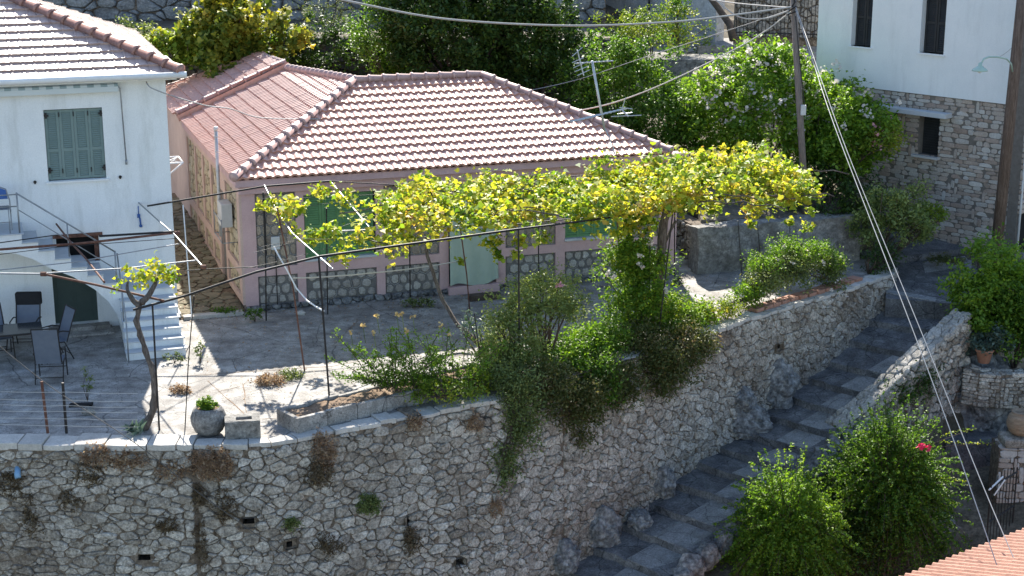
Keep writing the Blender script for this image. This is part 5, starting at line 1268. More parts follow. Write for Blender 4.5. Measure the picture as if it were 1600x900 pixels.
# gate pillar with jar
GPz = -2.45; gp0 = atz(1562, 700, GPz)
wallrun('gate_pillar', 'stone pillar carrying the big clay jar beside the iron gate', [(gp0[0], gp0[1], GPz), (gp0[0]+1.8, gp0[1]-.1, GPz)], -5.0, 9, .28, .17, 'mas', .7, coursed=True)
c = (gp0[0]+.52, gp0[1]+.3, GPz+.22); jt = thing('clay_jar', 'large ribbed ochre clay jar standing on the stone gate pillar', 'jar', c)
pf = [(r_*.84, z_*.9) for r_, z_ in [(.2, 0), (.30, .08), (.36, .2), (.37, .32), (.33, .46), (.25, .54), (.27, .58), (.22, .58), (.2, .5), (.01, .48)]]
rib = []
for (r0, z0), (r1, z1) in zip(pf[:6], pf[1:6]):
    for k in range(5): t = k/5; rib.append((r0+(r1-r0)*t+.006*sin(k*2.5*1.0), z0+(z1-z0)*t))
q = MB(); q.lathe(c, rib+pf[5:], 32); q.build('jar', 'clay', jt, True)
q = MB(); q.obox((gp0[0]+.1, gp0[1]-.05, GPz), (.85, 0, 0), (0, .6, 0), (0, 0, .2)); q.build('plinth', 'lime', jt, bevel=.05)
# iron gate, half open
ga = aty(1548, 765, 31.3); gb_ = aty(1588, 750, 32.2)
gt = thing('iron_gate', 'black iron bar gate standing open below the jar pillar', 'gate', (ga[0], ga[1], -5.0))
gd = vnorm((gb_[0]-ga[0], gb_[1]-ga[1], 0)); gl = math.hypot(gb_[0]-ga[0], gb_[1]-ga[1]); q = MB()
for z in (-4.55, -3.5, -2.72): q.tube([(ga[0], ga[1], z), (ga[0]+gd[0]*gl, ga[1]+gd[1]*gl, z)], .02, 6)
n = 8
for i in range(n+1):
    t = gl*i/n; q.tube([(ga[0]+gd[0]*t, ga[1]+gd[1]*t, -4.75), (ga[0]+gd[0]*t, ga[1]+gd[1]*t, -2.62+.12*sin(pi*i/n))], .018 if i in (0, n) else .010, 5)
q.build('bars', 'black', gt)
q = MB(); q.tube([(ga[0]-.05, ga[1]-.05, -2.75), (ga[0]+gd[0]*.5, ga[1]+gd[1]*.5-.05, -2.6)], .02, 6); q.tube([(ga[0]+.05, ga[1]-.1, -2.85), (ga[0]+.25, ga[1]-.1, -2.5)], .015, 6); q.build('latch_bar', 'wpaint', gt)
# lower steps and planter
q = MB()
for i in range(9):
    c = atz(1500+i*3, 800-i*14, -4.6+i*.22); q.box(c[0]-.7, c[0]+.6, c[1]-.1, c[1]+.6, c[2]-.6, c[2])
o = q.build('lower_steps', 'slate', bevel=.02); o['kind'] = 'structure'
lp_ = [atz(1476, 812, -4.2), atz(1510, 830, -4.2), atz(1555, 805, -4.2)]
wallrun('small_planter', 'small stone planter full of green leaves below the iron gate', [(p[0], p[1], p[2]) for p in lp_], -5.2, 14, .24, .13, 'lime', .2, 'planter', coursed=True)
P, cs = clumps(vadd(atz(1515, 800, -4.1), (0, .2, .0)), (.7, .35, .18), 50, 16, .12, 8); t = thing('groundcover_plant', 'leafy green plant filling the small stone planter', 'plant', vadd(atz(1515, 800, -4.2), (0, .3, -.1))); leafmesh('foliage', P, .07, 'Lgreen', 'oval', 4, t, .5)
# neighbour's tiled roof at the lower right corner
nr = thing('tiled_roof_house', 'sunlit red tiled roof corner of the house nearest at lower right', 'house', (9.5, 24.0, -8))
zr = -1.25; a = atz(1395, 907, zr); b = atz(1640, 812, zr); ax = vnorm(vsub(b, a)); ay = vnorm((ax[1], -ax[0], 0)); sl_ = radians(16)
up2 = (ay[0]*cos(sl_), ay[1]*cos(sl_), sin(sl_)); nrm = (-ay[0]*sin(sl_), -ay[1]*sin(sl_), cos(sl_))
q = MB(); tiles(q, a, ax, up2, nrm, 2.6, lambda t: -1.5, lambda t: 6.0, .40, .17, .030, .006)
q.obox(vadd(vadd(a, ax, -1.4), (ay[0]*.3, ay[1]*.3, -.05)), vmul(ax, 7.2), vmul(ay, 4.4), (0, 0, -6.5))
rof = q.build('roof', mat('matt_terracotta_tile', [(0, (.34,.17,.12)), (1, (.50,.29,.21))], 12, .75, .3, 50, island=.3, spec=.2, mottled=.2), nr)
q = MB(); r0 = vadd(vadd(a, ax, -1.5), up2, 2.3); caps(q, vadd(r0, (0, 0, .06)), vadd(vadd(r0, ax, 7.5), (0, 0, .06)), .11, .42); q.build('ridge_cap', 'cap', rof, True)

# ---- utility poles, lamp, cables
up1 = thing('utility_pole', 'grey wooden utility pole rising through the white-flowered shrub', 'pole', aty(1262, 372, 40.5))
a = aty(1260, 350, 40.5); b = aty(1236, -60, 40.5); q = MB(); q.tube([vadd(a, vsub(a, b), .12), lerp(a, b, .5), b], [.095, .085, .075], 12); q.build('shaft', 'poleG', up1, True)
q = MB(); c = aty(1252, 180, 40.35); q.obox(vadd(c, (-.02, -.05, 0)), (.13, 0, 0), (0, .1, 0), (0, 0, .26)); q.build('fuse_box', 'box', up1, bevel=.01)
q = MB(); c = aty(1236, 10, 40.5); 
for i in range(5): q.tube([vadd(c, (-.12+.06*i, -.1, .1*i-.2)), vadd(c, (.14-.03*i, -.16, .12*i-.1))], .02, 6)
q.tube([aty(1243, 25, 40.35), aty(1250, 100, 40.35), aty(1257, 165, 40.35)], .014, 5)
q.build('cable_clamp', 'black', up1)
up2_ = thing('utility_pole', 'dark brown leaning wooden pole in front of the stone house corner', 'pole', aty(1558, 400, 39.6))
a = aty(1556, 400, 39.6); b = aty(1604, -70, 39.6); q = MB(); q.tube([vadd(a, vsub(a, b), .12), lerp(a, b, .5), b], [.15, .14, .125], 14); q.build('shaft', 'pole', up2_, True)
sl2 = thing('street_lamp', 'small green enamel lamp on a curved arm fixed to the brown pole', 'street lamp', aty(1580, 96, 39.4))
q = MB(); q.tube([aty(1582, 112, 39.4), aty(1580, 100, 39.3), aty(1573, 92, 39.1), aty(1558, 89, 38.9), aty(1545, 89, 38.8), aty(1537, 92, 38.7), aty(1533, 100, 38.65)], .022, 8); q.build('arm', 'lampg', sl2, True)
c = aty(1531, 109, 38.6); q = MB(); q.lathe(c, [(.19, -.03), (.185, .0), (.10, .06), (.05, .1), (.04, .17), (.01, .18)], 20); q.build('lamp_shade', 'lampg', sl2, True)
q = MB(); q.lathe(vadd(c, (0, 0, -.05)), [(.02, -.03), (.05, 0), (.05, .05), (.02, .07)], 12); q.build('bulb', 'wpaint', sl2, True)
def cable(label, pts, r=.016, m_='wire', seed=1, sag=0):
    q = MB(); P_ = resample3(pts); q.tube(P_, r, 5, False); c = P_[len(P_)//2]
    return tag(q.build('overhead_cable', m_, None, True, c), label, 'cable', 'overhead cables')
def resample3(P, n=8):
    out = []
    for i in range(len(P)-1):
        p0 = P[max(i-1, 0)]; p1 = P[i]; p2 = P[i+1]; p3 = P[min(i+2, len(P)-1)]
        for k in range(n):
            t = k/n; out.append(tuple(.5*((2*p1[c])+(-p0[c]+p2[c])*t+(2*p0[c]-5*p1[c]+4*p2[c]-p3[c])*t*t+(-p0[c]+3*p1[c]-3*p2[c]+p3[c])*t**3) for c in range(3)))
    out.append(P[-1]); return out
A = lambda *l: [aty(*p) for p in l]
cable('thick pale cable sagging across the dark trees to the grey pole', A((490, -12, 36), (560, 5, 36.5), (700, 30, 37.5), (890, 40, 38.8), (1050, 34, 39.6), (1150, 23, 40), (1236, 11, 40.4)), .024)
cable('thin cable running from the grey pole to the cottage roof hip', A((1236, 18, 40.4), (1170, 65, 40.6), (1050, 125, 40.8), (960, 160, 40.8), (882, 177, 40.7)), .016, 'string')
cable('thin dark cable crossing the bushes above the aerial', A((1236, 15, 40.4), (1130, 50, 42), (1000, 92, 43.5), (900, 125, 44), (800, 147, 44)), .010)
cable('looped slack cable hanging just left of the grey pole top', A((1100, -20, 41), (1130, 10, 40.8), (1160, 28, 40.6), (1200, 28, 40.5), (1236, 15, 40.4)), .018)
cable('straight high cable meeting the grey pole near picture top', A((1060, -8, 44), (1150, 5, 42), (1236, 12, 40.4)), .016)
cable('left one of two long cables running down to the near roof', A((1243, 15, 40.4), (1270, 95, 37.5), (1305, 200, 34), (1400, 447, 29), (1480, 660, 26), (1565, 905, 23.5)), .009)
cable('right one of two long cables running down to the near roof', A((1243, 10, 40.4), (1268, 80, 37.5), (1325, 240, 33.5), (1440, 520, 28.5), (1530, 745, 25.5), (1598, 905, 23.5)), .009)
cable('thin grey cable from the white house corner towards the flue pipe', A((229, 128, 34.2), (236, 137, 33.9), (270, 150, 34.3), (322, 165, 35.2), (360, 170, 36), (408, 184, 36.8), (500, 186, 37.6)), .014)
cable('thin wire slanting down over the patio and the stone wall at left', A((-20, 525, 27.2), (80, 605, 27), (215, 695, 26.3), (300, 762, 26.2), (410, 842, 25.9), (500, 905, 25.7)), .008, 'wireD')
cable('thin wire between brown pole and the white upper wall', A((1594, 62, 39.5), (1575, 80, 40), (1560, 90, 40.5)), .006)
# ---- TV aerial mast
am = thing('tv_aerial', 'tall thin mast with two metal yagi aerials above the vine', 'aerial', aty(975, 320, 35.8))
q = MB(); q.tube([aty(978, 330, 35.8), aty(958, 230, 35.9), aty(943, 195, 35.9)], .014, 6); q.tube([aty(945, 205, 35.9), aty(925, 95, 35.9)], .028, 8); q.build('mast', 'alu', am, True)
def yagi(p0, p1, n, ln, ax):
    q = MB(); q.tube([p0, p1], .016, 5)
    for i in range(n):
        c = lerp(p0, p1, (i+.5)/n); l = ln*(1-.35*i/n); q.tube([vadd(c, ax, -l), vadd(c, ax, l)], .009, 4)
    return q
q = yagi(aty(898, 99, 35.4), aty(958, 95, 36.6), 9, .16, (.25, -.9, .15)); q.build('upper_yagi', 'alu', am)
q = MB()
c0 = aty(905, 88, 35.4); 
q.tube([aty(902, 78, 35.4), aty(912, 118, 35.4)], .014, 5)
for i, (a, b) in enumerate((((894, 88), (910, 74)), ((894, 98), (912, 90)), ((896, 106), (918, 96)), ((898, 112), (920, 103)), ((902, 118), (922, 109)))): q.tube([aty(*a, 35.3), aty(*b, 35.5)], .01, 4)
q.build('upper_reflector', 'alu', am)
q = yagi(aty(892, 190, 35.2), aty(975, 170, 36.4), 13, .20, (.8, -.4, .12)); q.build('lower_yagi', 'alu', am)
q = MB(); q.tube([aty(968, 168, 36.3), aty(988, 170, 36.3), aty(988, 176, 36.3), aty(965, 178, 36.3)], .012, 5); q.tube([aty(972, 172, 36.3), aty(982, 182, 36.2)], .02, 5); q.tube([aty(972, 170, 36.3), aty(978, 152, 36.3)], .008, 4); q.tube([aty(955, 182, 36.2), aty(1002, 180, 36.6)], .012, 5); q.build('lower_reflector', 'alu', am)
# ---- railing and dim fence at the top right of the picture
rf_ = thing('iron_railing', 'dark green iron railing at the top beside the white upper wall', 'railing', aty(1200, 62, 50)); q = MB()
a = aty(1150, 58, 50); b = aty(1290, 62, 48.5)
for z in (.15, 1.45): q.tube([vadd(a, (0, 0, z)), vadd(b, (0, 0, z))], .022, 5)
for i in range(25): p = lerp(a, b, i/24); q.tube([p, vadd(p, (0, 0, 1.6))], .013, 4, False)
q.build('bars', 'black', rf_)
wr = thing('back_wall', 'dark rubble wall behind the green iron railing', 'stone wall', aty(1200, 60, 52)); q = MB(); a = aty(1148, 58, 51.6); b = aty(1320, 55, 51); L = b[0]-a[0]; rg = random.Random(77)
for p, poly in cells(0, L, 0, 2.2, .4, .24, rg): stone(q, poly, planemap(a, (1, -.12, 0), (0, 0, 1), (-.12, -1, 0)), rg, .015, (.03, .12), 1)
q.build('stonework', 'concD', wr)
q = MB(); q.obox(vadd(a, (0, .03, -1)), (L, -.12*L, 0), (0, .3, 0), (0, 0, 3.3)); q.build('core', 'earth', wr)
q = MB(); q.tube(A((1105, -10, 50), (1122, 12, 50), (1140, 38, 49.5), (1146, 62, 49.2)), [.09, .1, .11, .13], 8); lt = q.build('bare_tree', 'barkD', None, True, aty(1146, 62, 49.2)); tag(lt, 'bare leaning tree trunk in front of the whitewashed wall', 'tree')

# ---- patio furniture
def sling_chair(label, loc, rz, grp='textile chairs round the patio table', hi=.62, cover=None):
    t = thing('patio_chair', label, 'chair', (0, 0, 0), grp)
    q = MB(); W2 = .27
    for s in (-1, 1):
        q.tube([(s*W2, -.28, 0), (s*W2, -.22, .42), (s*W2, -.2, .62), (s*W2, .1, .64), (s*W2, .25, .60)], .014, 6)
        q.tube([(s*W2, .30, 0), (s*W2, .12, .40), (s*W2, -.26, .42)], .014, 6)
        q.tube([(s*.25, .18, .38), (s*.25, .30, .42+hi*.5), (s*.25, .42, .42+hi)], .014, 6)
    q.tube([(-.25, .42, .42+hi), (.25, .42, .42+hi)], .014, 6); q.tube([(-W2, -.24, .2), (W2, -.24, .2)], .01, 5); q.tube([(-W2, .25, .12), (W2, .25, .12)], .01, 5)
    q.build('frame', 'black', t)
    q = MB(); k = 8; vs = []
    for i in range(k+1):
        u = i/k
        for s in (-1, 1): vs.append((s*.24, .2+.21*u, .41+hi*u*.98+.0))
        for s in (1, -1): vs.append((s*.24, .2+.21*u+.012, .41+hi*u*.98))
    q.add(vs, [(4*i+j, 4*i+(j+1) % 4, 4*i+4+(j+1) % 4, 4*i+4+j) for i in range(k) for j in range(4)]); q.build('backrest', cover or 'sling', t)
    q = MB(); q.obox((-.25, -.25, .42), (.5, 0, 0), (0, .46, -.02), (0, 0, .014)); q.build('seat', cover or 'sling', t)
    t.location = loc; t.rotation_euler = (0, 0, rz); return t
c = atz(82, 592); sling_chair('high-backed grey patio chair with its back to the retaining wall', (c[0]+.0, c[1]-.05, 0), pi+.12, hi=.75)
c = atz(58, 566); sling_chair('grey patio chair pushed in at the table corner near the green door', (c[0]+.3, c[1]+.25, 0), -.9)
c = atz(38, 552); t = sling_chair('patio chair under a black cloth facing out from the white wall', (c[0]-.05, c[1]+.4, 0), .05, hi=.68)
q = MB(); q.obox((-.27, .33, .84), (.54, 0, 0), (0, .16, 0), (0, 0, .27)); o = q.build('backrest_cover', 'blackf', None, bevel=.03); o.parent = t
c = atz(6, 560); sling_chair('grey patio chair at the left end of the table, cut by the picture edge', (c[0]-.15, c[1]+.1, 0), .6)
tb_ = thing('patio_table', 'rectangular dark glass patio table with black legs', 'table', atz(20, 590)); c = atz(25, 585); q = MB(); q.obox((c[0]-.95, c[1]+.15, .70), vmul(D, 1.45), vmul(M, .8), (0, 0, .012)); q.build('tabletop', 'glass', tb_)
q = MB(); o = (c[0]-.95, c[1]+.15, .67); 
for uu, vv, ll, ww_ in ((0, 0, 1.45, .04), (0, .76, 1.45, .04)): q.obox(vadd(vadd(o, D, uu), M, vv), vmul(D, ll), vmul(M, ww_), (0, 0, .03))
for uu in (0, 1.41): q.obox(vadd(vadd(o, D, uu), M, .041), vmul(D, .04), vmul(M, .718), (0, 0, .03))
q.build('table_frame', 'black', tb_)
for uu in (.05, 1.38):
    for vv in (.05, .73): q = MB(); p = vadd(vadd(o, D, uu), M, vv); q.tube([(p[0], p[1], 0), p], .02, 6); q.build('leg', 'black', tb_)
# towel-like cloth and folding chair on the landing
q = MB(); p = LHp(-3.55, .75, 2.485)
fc = thing('folding_chair', 'blue folding chair on the stair landing at the picture edge', 'chair', p)
q.tube([LHp(-3.3, .75, 2.485), LHp(-3.3, .6, 3.1), LHp(-3.36, .5, 3.32), LHp(-3.55, .48, 3.4), LHp(-3.75, .5, 3.32), LHp(-3.8, .6, 3.1), LHp(-3.8, .75, 2.485)], .015, 6); q.tube([LHp(-3.3, .3, 2.485), LHp(-3.3, .75, 2.95)], .013, 6); q.tube([LHp(-3.8, .3, 2.485), LHp(-3.8, .75, 2.95)], .013, 6); q.tube([LHp(-3.3, .7, 2.65), LHp(-3.8, .7, 2.65)], .01, 5); q.build('frame', 'steel', fc)
q = MB(); q.obox(LHp(-3.8, .76, 2.93), vmul(D, .48), vmul(M, .36), (0, 0, .02)); q.build('seat', 'sling', fc, bevel=.005)
q = MB(); q.prism([LHp(-3.33, .53, 3.12), LHp(-3.36, .5, 3.30), LHp(-3.55, .48, 3.38), LHp(-3.74, .5, 3.30), LHp(-3.77, .53, 3.12)], vmul(OUT, .02)); fixnorm(q.build('backrest', 'blue', fc))
# blue pipe end in the wall
q = MB(); s, z = hit_wall(29, 735); q.tube([wallpt(s-.04, .0, z+.12), wallpt(s, .2, z), wallpt(s+.02, .23, z-.05)], .055, 10)
tag(q.build('drain_pipe', 'bluep', None, True, wallpt(s, .1, z)), 'short pale blue drain pipe sticking out of the retaining wall', 'pipe')
q = MB(); s, z = hit_wall(345, 703); q.tube([wallpt(s-.05, .12, z), wallpt(s+.08, .2, z+.01)], .03, 8)

# =====================================================================================
# PLANTS
# =====================================================================================
# background
def tree(name, label, c, rad, nc, per, rc, leaf, lm, seed, base, shape='oval', shell=.6, group=None, tr_r=.14, **k):
    t = thing(name, label, 'tree', base, group)
    P, cs = clumps(c, rad, nc, per, rc, seed, shell, **k)
    leafmesh('crown', P, leaf, lm, shape, seed, t, .35)
    q = MB(); g = random.Random(seed); mid = (base[0]*.6+c[0]*.4, base[1]*.6+c[1]*.4, base[2]+(c[2]-base[2])*.6)
    q.tube([base, lerp(base, mid, .5), mid], [tr_r, tr_r*.85, tr_r*.7], 8)
    branches(q, mid, [tuple(cs[g.randrange(len(cs))]) for _ in range(14)], tr_r*.55, seed)
    q.build('trunk', 'barkD', t, True); return t
def at3(u, v, y): return aty(u, v, y)
c = at3(360, 45, 47.6); tree('fig_tree', 'yellowing leafy tree behind the left end of the cottage roof', c, (1.4, 1.1, 1.5), 170, 60, .22, .15, 'Lfig', 5, (c[0]+.2, c[1]+.3, -.2), 'vine', bumpy=.6, shell=.35)
c = at3(265, 82, 47.2); bush('climbing_shrub', 'bright green trailing shrub at the white house roof edge', 'shrub', c, (1.3, .6, .6), 100, 40, .18, .13, 'Lyel', 'vine', 6, (c[0], c[1]+.3, c[2]-2.5))
c = at3(215, 62, 48.6); bush('climbing_shrub', 'sparse scrubby growth on the dark wall above the white house roof', 'shrub', c, (1.0, .4, .55), 40, 26, .2, .11, 'Lolive', 'oval', 73, (c[0], c[1], c[2]-2))
c = at3(420, 110, 47.4); bush('climbing_shrub', 'dim green shrub between yellow tree and the dark stone wall', 'shrub', c, (.7, .6, .9), 46, 30, .2, .12, 'Lgreen', 'oval', 7, (c[0], c[1]+.3, 2.0))
c = at3(500, 85, 48.3); bush('dark_shrub', 'dark ivy-like shrub in the gap between yellow tree and dense tree', 'shrub', c, (1.3, .5, 1.0), 80, 44, .22, .11, 'Ldark', 'oval', 71, (c[0], c[1], 2.2))
c = at3(512, 25, 50.4); bush('grey_shrub', 'grey-green upright shrub on the hillside wall left of the dark tree', 'shrub', c, (.95, .6, .75), 60, 26, .2, .10, 'Lolive', 'thin', 8, (c[0], c[1], c[2]-.9))
c = at3(705, 30, 46.6); tree('evergreen_tree', 'big dense dark green tree behind the cottage roof ridge', c, (2.35, 1.9, 2.1), 440, 80, .26, .13, 'Ldark', 15, (c[0]+.5, c[1]+.3, -.3), bumpy=.16, shell=.5)
c = at3(828, 55, 46.4); tree('evergreen_tree', 'smaller dark tree at the right flank of the big dense one', c, (1.35, 1.3, 1.75), 220, 74, .24, .125, 'Ldark', 16, (c[0]+.2, c[1]+.3, -.3), bumpy=.16, shell=.5)
c = at3(602, 52, 47); tree('evergreen_tree', 'smaller sunlit tree at the left flank of the big dense one', c, (1.0, .9, 1.35), 130, 46, .24, .10, 'Lgreen', 17, (c[0]+.2, c[1]+.3, -.3), bumpy=.25)
c = at3(975, 135, 45.2); bush('round_shrub', 'large mid-green shrub right behind the television aerial', 'shrub', c, (1.75, 1.4, 1.45), 220, 64, .22, .10, 'Lgreen', 'oval', 18, (c[0], c[1], 1.4), stems=14)
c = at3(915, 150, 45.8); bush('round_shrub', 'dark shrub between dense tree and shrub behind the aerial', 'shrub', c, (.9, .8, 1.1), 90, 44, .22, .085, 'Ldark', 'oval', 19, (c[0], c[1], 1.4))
c = at3(1035, 205, 43.6); bush('dark_shrub', 'dark leafy shrub between the cottage roof end and white-flowered shrub', 'shrub', c, (1.1, .7, .95), 110, 56, .22, .10, 'Lgreen', 'oval', 72, (c[0], c[1], 1.4))
c = at3(1020, 50, 51.5); bush('spreading_shrub', 'loose olive shrub in front of the whitewashed wall', 'shrub', c, (1.75, .9, .85), 120, 34, .22, .09, 'Lyel', 'oval', 20, (c[0], c[1], c[2]-1.2), loose=200)
c = at3(1060, 25, 51.6); bush('spreading_shrub', 'small upright leafy shoot in front of whitewashed wall', 'shrub', c, (.35, .3, .9), 30, 22, .14, .09, 'Lgreen', 'oval', 27, (c[0], c[1], c[2]-1.2))
c = at3(1190, 175, 43.4); bush('flowering_shrub', 'huge rounded shrub topped with white flowers around the grey pole', 'shrub', c, (2.25, 1.7, 1.75), 330, 80, .25, .115, 'Lbright', 'oval', 21, (c[0]+.3, c[1]+.5, 1.6), stems=20, bumpy=.14, flowers=('Fwhite', 190, .09, 6))
c = at3(1310, 215, 41.8); bush('flowering_shrub', 'drooping arm of the flowering shrub before the stone house', 'shrub', c, (1.45, 1.1, 1.25), 170, 66, .24, .115, 'Lbright', 'oval', 22, (c[0]-.5, c[1]+.2, 1.2), stems=14, bumpy=.22, flowers=('Fwhite', 34, .09, 0), loose=120)
c = at3(1370, 215, 41.2); bush('flowering_shrub', 'low outer branch of pale flowers hanging before the canopy slab', 'shrub', c, (.75, .6, .45), 50, 40, .2, .085, 'Lyel', 'oval', 23, (c[0]-.8, c[1]+.5, 1.8), flowers=('Frose', 18, .08, 0))
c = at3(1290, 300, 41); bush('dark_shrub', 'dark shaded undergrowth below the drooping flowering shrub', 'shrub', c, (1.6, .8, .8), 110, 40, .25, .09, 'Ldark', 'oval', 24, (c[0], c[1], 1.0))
# right side
c = at3(1395, 345, 39.6); bush('wispy_shrub', 'wispy yellow-green shrub at the top end of the retaining wall', 'shrub', c, (1.05, .8, .9), 220, 36, .16, .08, 'Lpale', 'oval', 25, (9.2, 39.2, .0), loose=80, stems=14)
c = at3(1452, 338, 39.6); bush('wispy_shrub', 'outstretched side branch of leaves above the path landing', 'shrub', c, (.6, .4, .24), 50, 26, .12, .07, 'Lyel', 'oval', 26, (9.6, 39.2, .3))
c = at3(1378, 405, 38.8); bush('wispy_shrub', 'dark bushy tuft on the wall top below the wispy shrub', 'shrub', c, (.45, .4, .5), 44, 30, .15, .06, 'Ldark', 'oval', 28, (8.9, 38.7, 0))
c = at3(1555, 470, 36.0); bush('yellow_green_shrub', 'tall yellow-green shrub above the terracotta pot at right edge', 'shrub', c, (1.0, .9, 1.35), 200, 56, .2, .10, 'Lbright', 'oval', 29, (c[0], c[1], -1.5), bumpy=.3, loose=120, stems=16)
c = at3(1590, 505, 35.8); bush('yellow_green_shrub', 'darker green shrub behind the pot, cut by the right picture edge', 'shrub', c, (.9, .7, 1.1), 150, 56, .2, .095, 'Lgreen', 'oval', 30, (c[0], c[1], -1.6))
# foreground lower right
def featherbush(label, c, rad, nsh, seed, lm, base, dens=34, lsz=.06):
    t = thing('feathery_bush', label, 'bush', base); g = random.Random(seed); P = []; AX = []; q = MB()
    for i in range(nsh):
        a = g.uniform(0, 2*pi); e = math.acos(1-1.45*g.random()); r0 = g.uniform(.05, .55)
        o = (c[0]+cos(a)*sin(e)*rad[0]*r0, c[1]+sin(a)*sin(e)*rad[1]*r0, c[2]+cos(e)*rad[2]*r0-.15*rad[2])
        R_ = g.uniform(.8, 1.12) if g.random() < .85 else 1.3
        tip = (c[0]+cos(a)*sin(e)*rad[0]*R_, c[1]+sin(a)*sin(e)*rad[1]*R_, c[2]+cos(e)*rad[2]*R_*1.0-.22*sin(e)*rad[2])
        mid = lerp(o, tip, .55); mid = (mid[0], mid[1], mid[2]+.16*rad[2]*sin(e)+.05)
        pts = resample3([o, mid, tip], 7); 
        if i % 3 == 0: q.tube(pts, .006, 3, False)
        for k in range(dens):
            u = g.random()**.8; j = min(int(u*(len(pts)-1)), len(pts)-2); p = lerp(pts[j], pts[j+1], u*(len(pts)-1)-j)
            w_ = .055*(1.25-u); P.append([p[0]+g.gauss(0, w_), p[1]+g.gauss(0, w_), p[2]+g.gauss(0, w_*.7)])
    leafmesh('foliage', P, lsz, lm, 'rhomb', seed, t, .35); branches(q, base, [lerp(base, (c[0]+g.uniform(-.6, .6)*rad[0], c[1]+g.uniform(-.5, .5)*rad[1], c[2]+.3*rad[2]), .9) for _ in range(12)], .035, seed)
    q.build('stem', 'barkD', t); return t
c = at3(1232, 850, 30.3); featherbush('feathery bright green bush in the lower right foreground', c, (1.25, 1.1, 1.75), 1150, 31, 'Lbright', (c[0], c[1], c[2]-1.9), 40, .062)
c = at3(1385, 790, 31.4); featherbush('tall dark green bush with pink flowers beside the boundary wall', c, (1.4, 1.15, 2.0), 1500, 32, 'Lgreen', (c[0], c[1], c[2]-2.3), 42, .062)
c = at3(1320, 850, 30.9); bush('feathery_bush', 'dark lower bush between the two feathery ones', 'bush', c, (.9, .8, 1.1), 200, 44, .22, .058, 'Ldark', 'rhomb', 33, (c[0], c[1], c[2]-1.5))
t = thing('pink_flower', 'bright pink double blossom on the dark green bush', 'flower', at3(1440, 698, 30.5)); leafmesh('petals', np.array(at3(1440, 697, 30.5))+np.random.default_rng(1).normal(size=(34, 3))*.035, .075, 'Fpink', 'petal', 2, t, .1)
t = thing('pink_flower', 'smaller pink blossom just right of the larger one', 'flower', at3(1451, 701, 30.5)); leafmesh('petals', np.array(at3(1452, 701, 30.5))+np.random.default_rng(2).normal(size=(22, 3))*.026, .06, 'Fpink', 'petal', 3, t, .1)
c = at3(1510, 690, 31.8); t = thing('leafy_shoot', 'long leafy shoots sticking out to the right of the pink flowers', 'plant', c); P = []
for a, b in (((1470, 690), (1552, 692)), ((1468, 680), (1525, 668)), ((1460, 745), (1512, 752)), ((1455, 775), (1505, 790))):
    for i in range(40): tt = (i+rr.random())/40; q_ = lerp(at3(*a, 31), at3(*b, 31.6), tt); P.append([q_[0]+rr.gauss(0, .02), q_[1]+rr.gauss(0, .03), q_[2]+rr.gauss(0, .022)])
leafmesh('foliage', P, .06, 'Lyel', 'oval', 2, t, .3)
q = MB()
for a, b in (((1440, 700), (1552, 692)), ((1440, 700), (1525, 668)), ((1430, 745), (1512, 752)), ((1430, 775), (1505, 790))): q.tube([at3(*a, 31), at3(*b, 31.6)], .007, 5)
q.build('stem', 'barkD', t)
# on the terrace edge
c = at3(640, 560, 28.6)
t = thing('feathery_shrub', 'feathery light green shrub with orange-tipped flowers in the planter', 'shrub', (c[0], c[1], .2)); P = []; q = MB(); fl_ = []
for i in range(66):
    u0 = rr.uniform(585, 735); base = aty(u0, 612, 28.3+.6*(u0-600)/150+.3); a = rr.uniform(-1.15, .95) if rr.random() < .8 else -1.3; L = rr.uniform(.6, 1.5)
    tip = (base[0]+sin(a)*L*.9, base[1]+rr.uniform(-.35, .35), base[2]+cos(a)*L)
    mid = lerp(base, tip, .5); mid = (mid[0], mid[1], mid[2]+.08); pts = resample3([base, mid, tip], 6); q.tube(pts, .007, 4, False)
    for p in pts[3:]:
        for k in range(rr.randint(5, 11)): P.append([p[0]+rr.gauss(0, .05), p[1]+rr.gauss(0, .05), p[2]+rr.gauss(0, .04)])
        if rr.random() < .5:
            dx, dz = rr.uniform(-.22, .22), rr.uniform(-.02, .14)
            for k in range(9): P.append([p[0]+dx*k/9+rr.gauss(0, .01), p[1]+rr.gauss(0, .02), p[2]+dz*k/9+rr.gauss(0, .01)])
leafmesh('foliage', P, .05, 'Lbright', 'rhomb', 4, t, .3); q.build('stem', 'barkD', t)
q = MB()
for u, v in ((589, 493), (620, 492), (628, 491), (645, 494), (567, 508), (689, 508), (584, 520), (548, 518), (636, 518), (702, 523)):
    p = aty(u, v, 28.8); fl_.append(np.array(p)+rg2.normal(size=(9, 3))*.022); q.tube([p, vadd(p, (.04, 0, -.35))], .006, 4, False)
leafmesh('blossom', np.concatenate(fl_), .055, 'Forange', 'petal', 5, t, .3); q.build('flower_stalk', 'Lolive', t)
c = at3(690, 612, 28.6); bush('low_shrub', 'low bright green clump in the planter below the feathery shrub', 'shrub', c, (.75, .3, .28), 70, 24, .12, .055, 'Lyel', 'oval', 35, (c[0], c[1], .2))
c = at3(748, 598, 29.3); bush('low_shrub', 'small yellow-green clump at the right end of the planter', 'shrub', c, (.33, .25, .25), 36, 24, .1, .06, 'Lyel', 'oval', 36, (c[0], c[1], .1))
c = at3(745, 510, 31.0); bush('rose_bush', 'thin pale-leaved rose shoot left of the tall rose bush', 'bush', c, (.3, .25, .4), 22, 16, .1, .055, 'Lgrey', 'oval', 37, (c[0]+.2, c[1], .0), loose=30)
c = at3(800, 535, 30.4); bush('rose_bush', 'airy grey-green shrub below the middle pergola post', 'bush', c, (.72, .55, 1.0), 190, 32, .15, .06, 'Lpale', 'oval', 38, (c[0]+.1, c[1], .0), loose=200, stems=20)
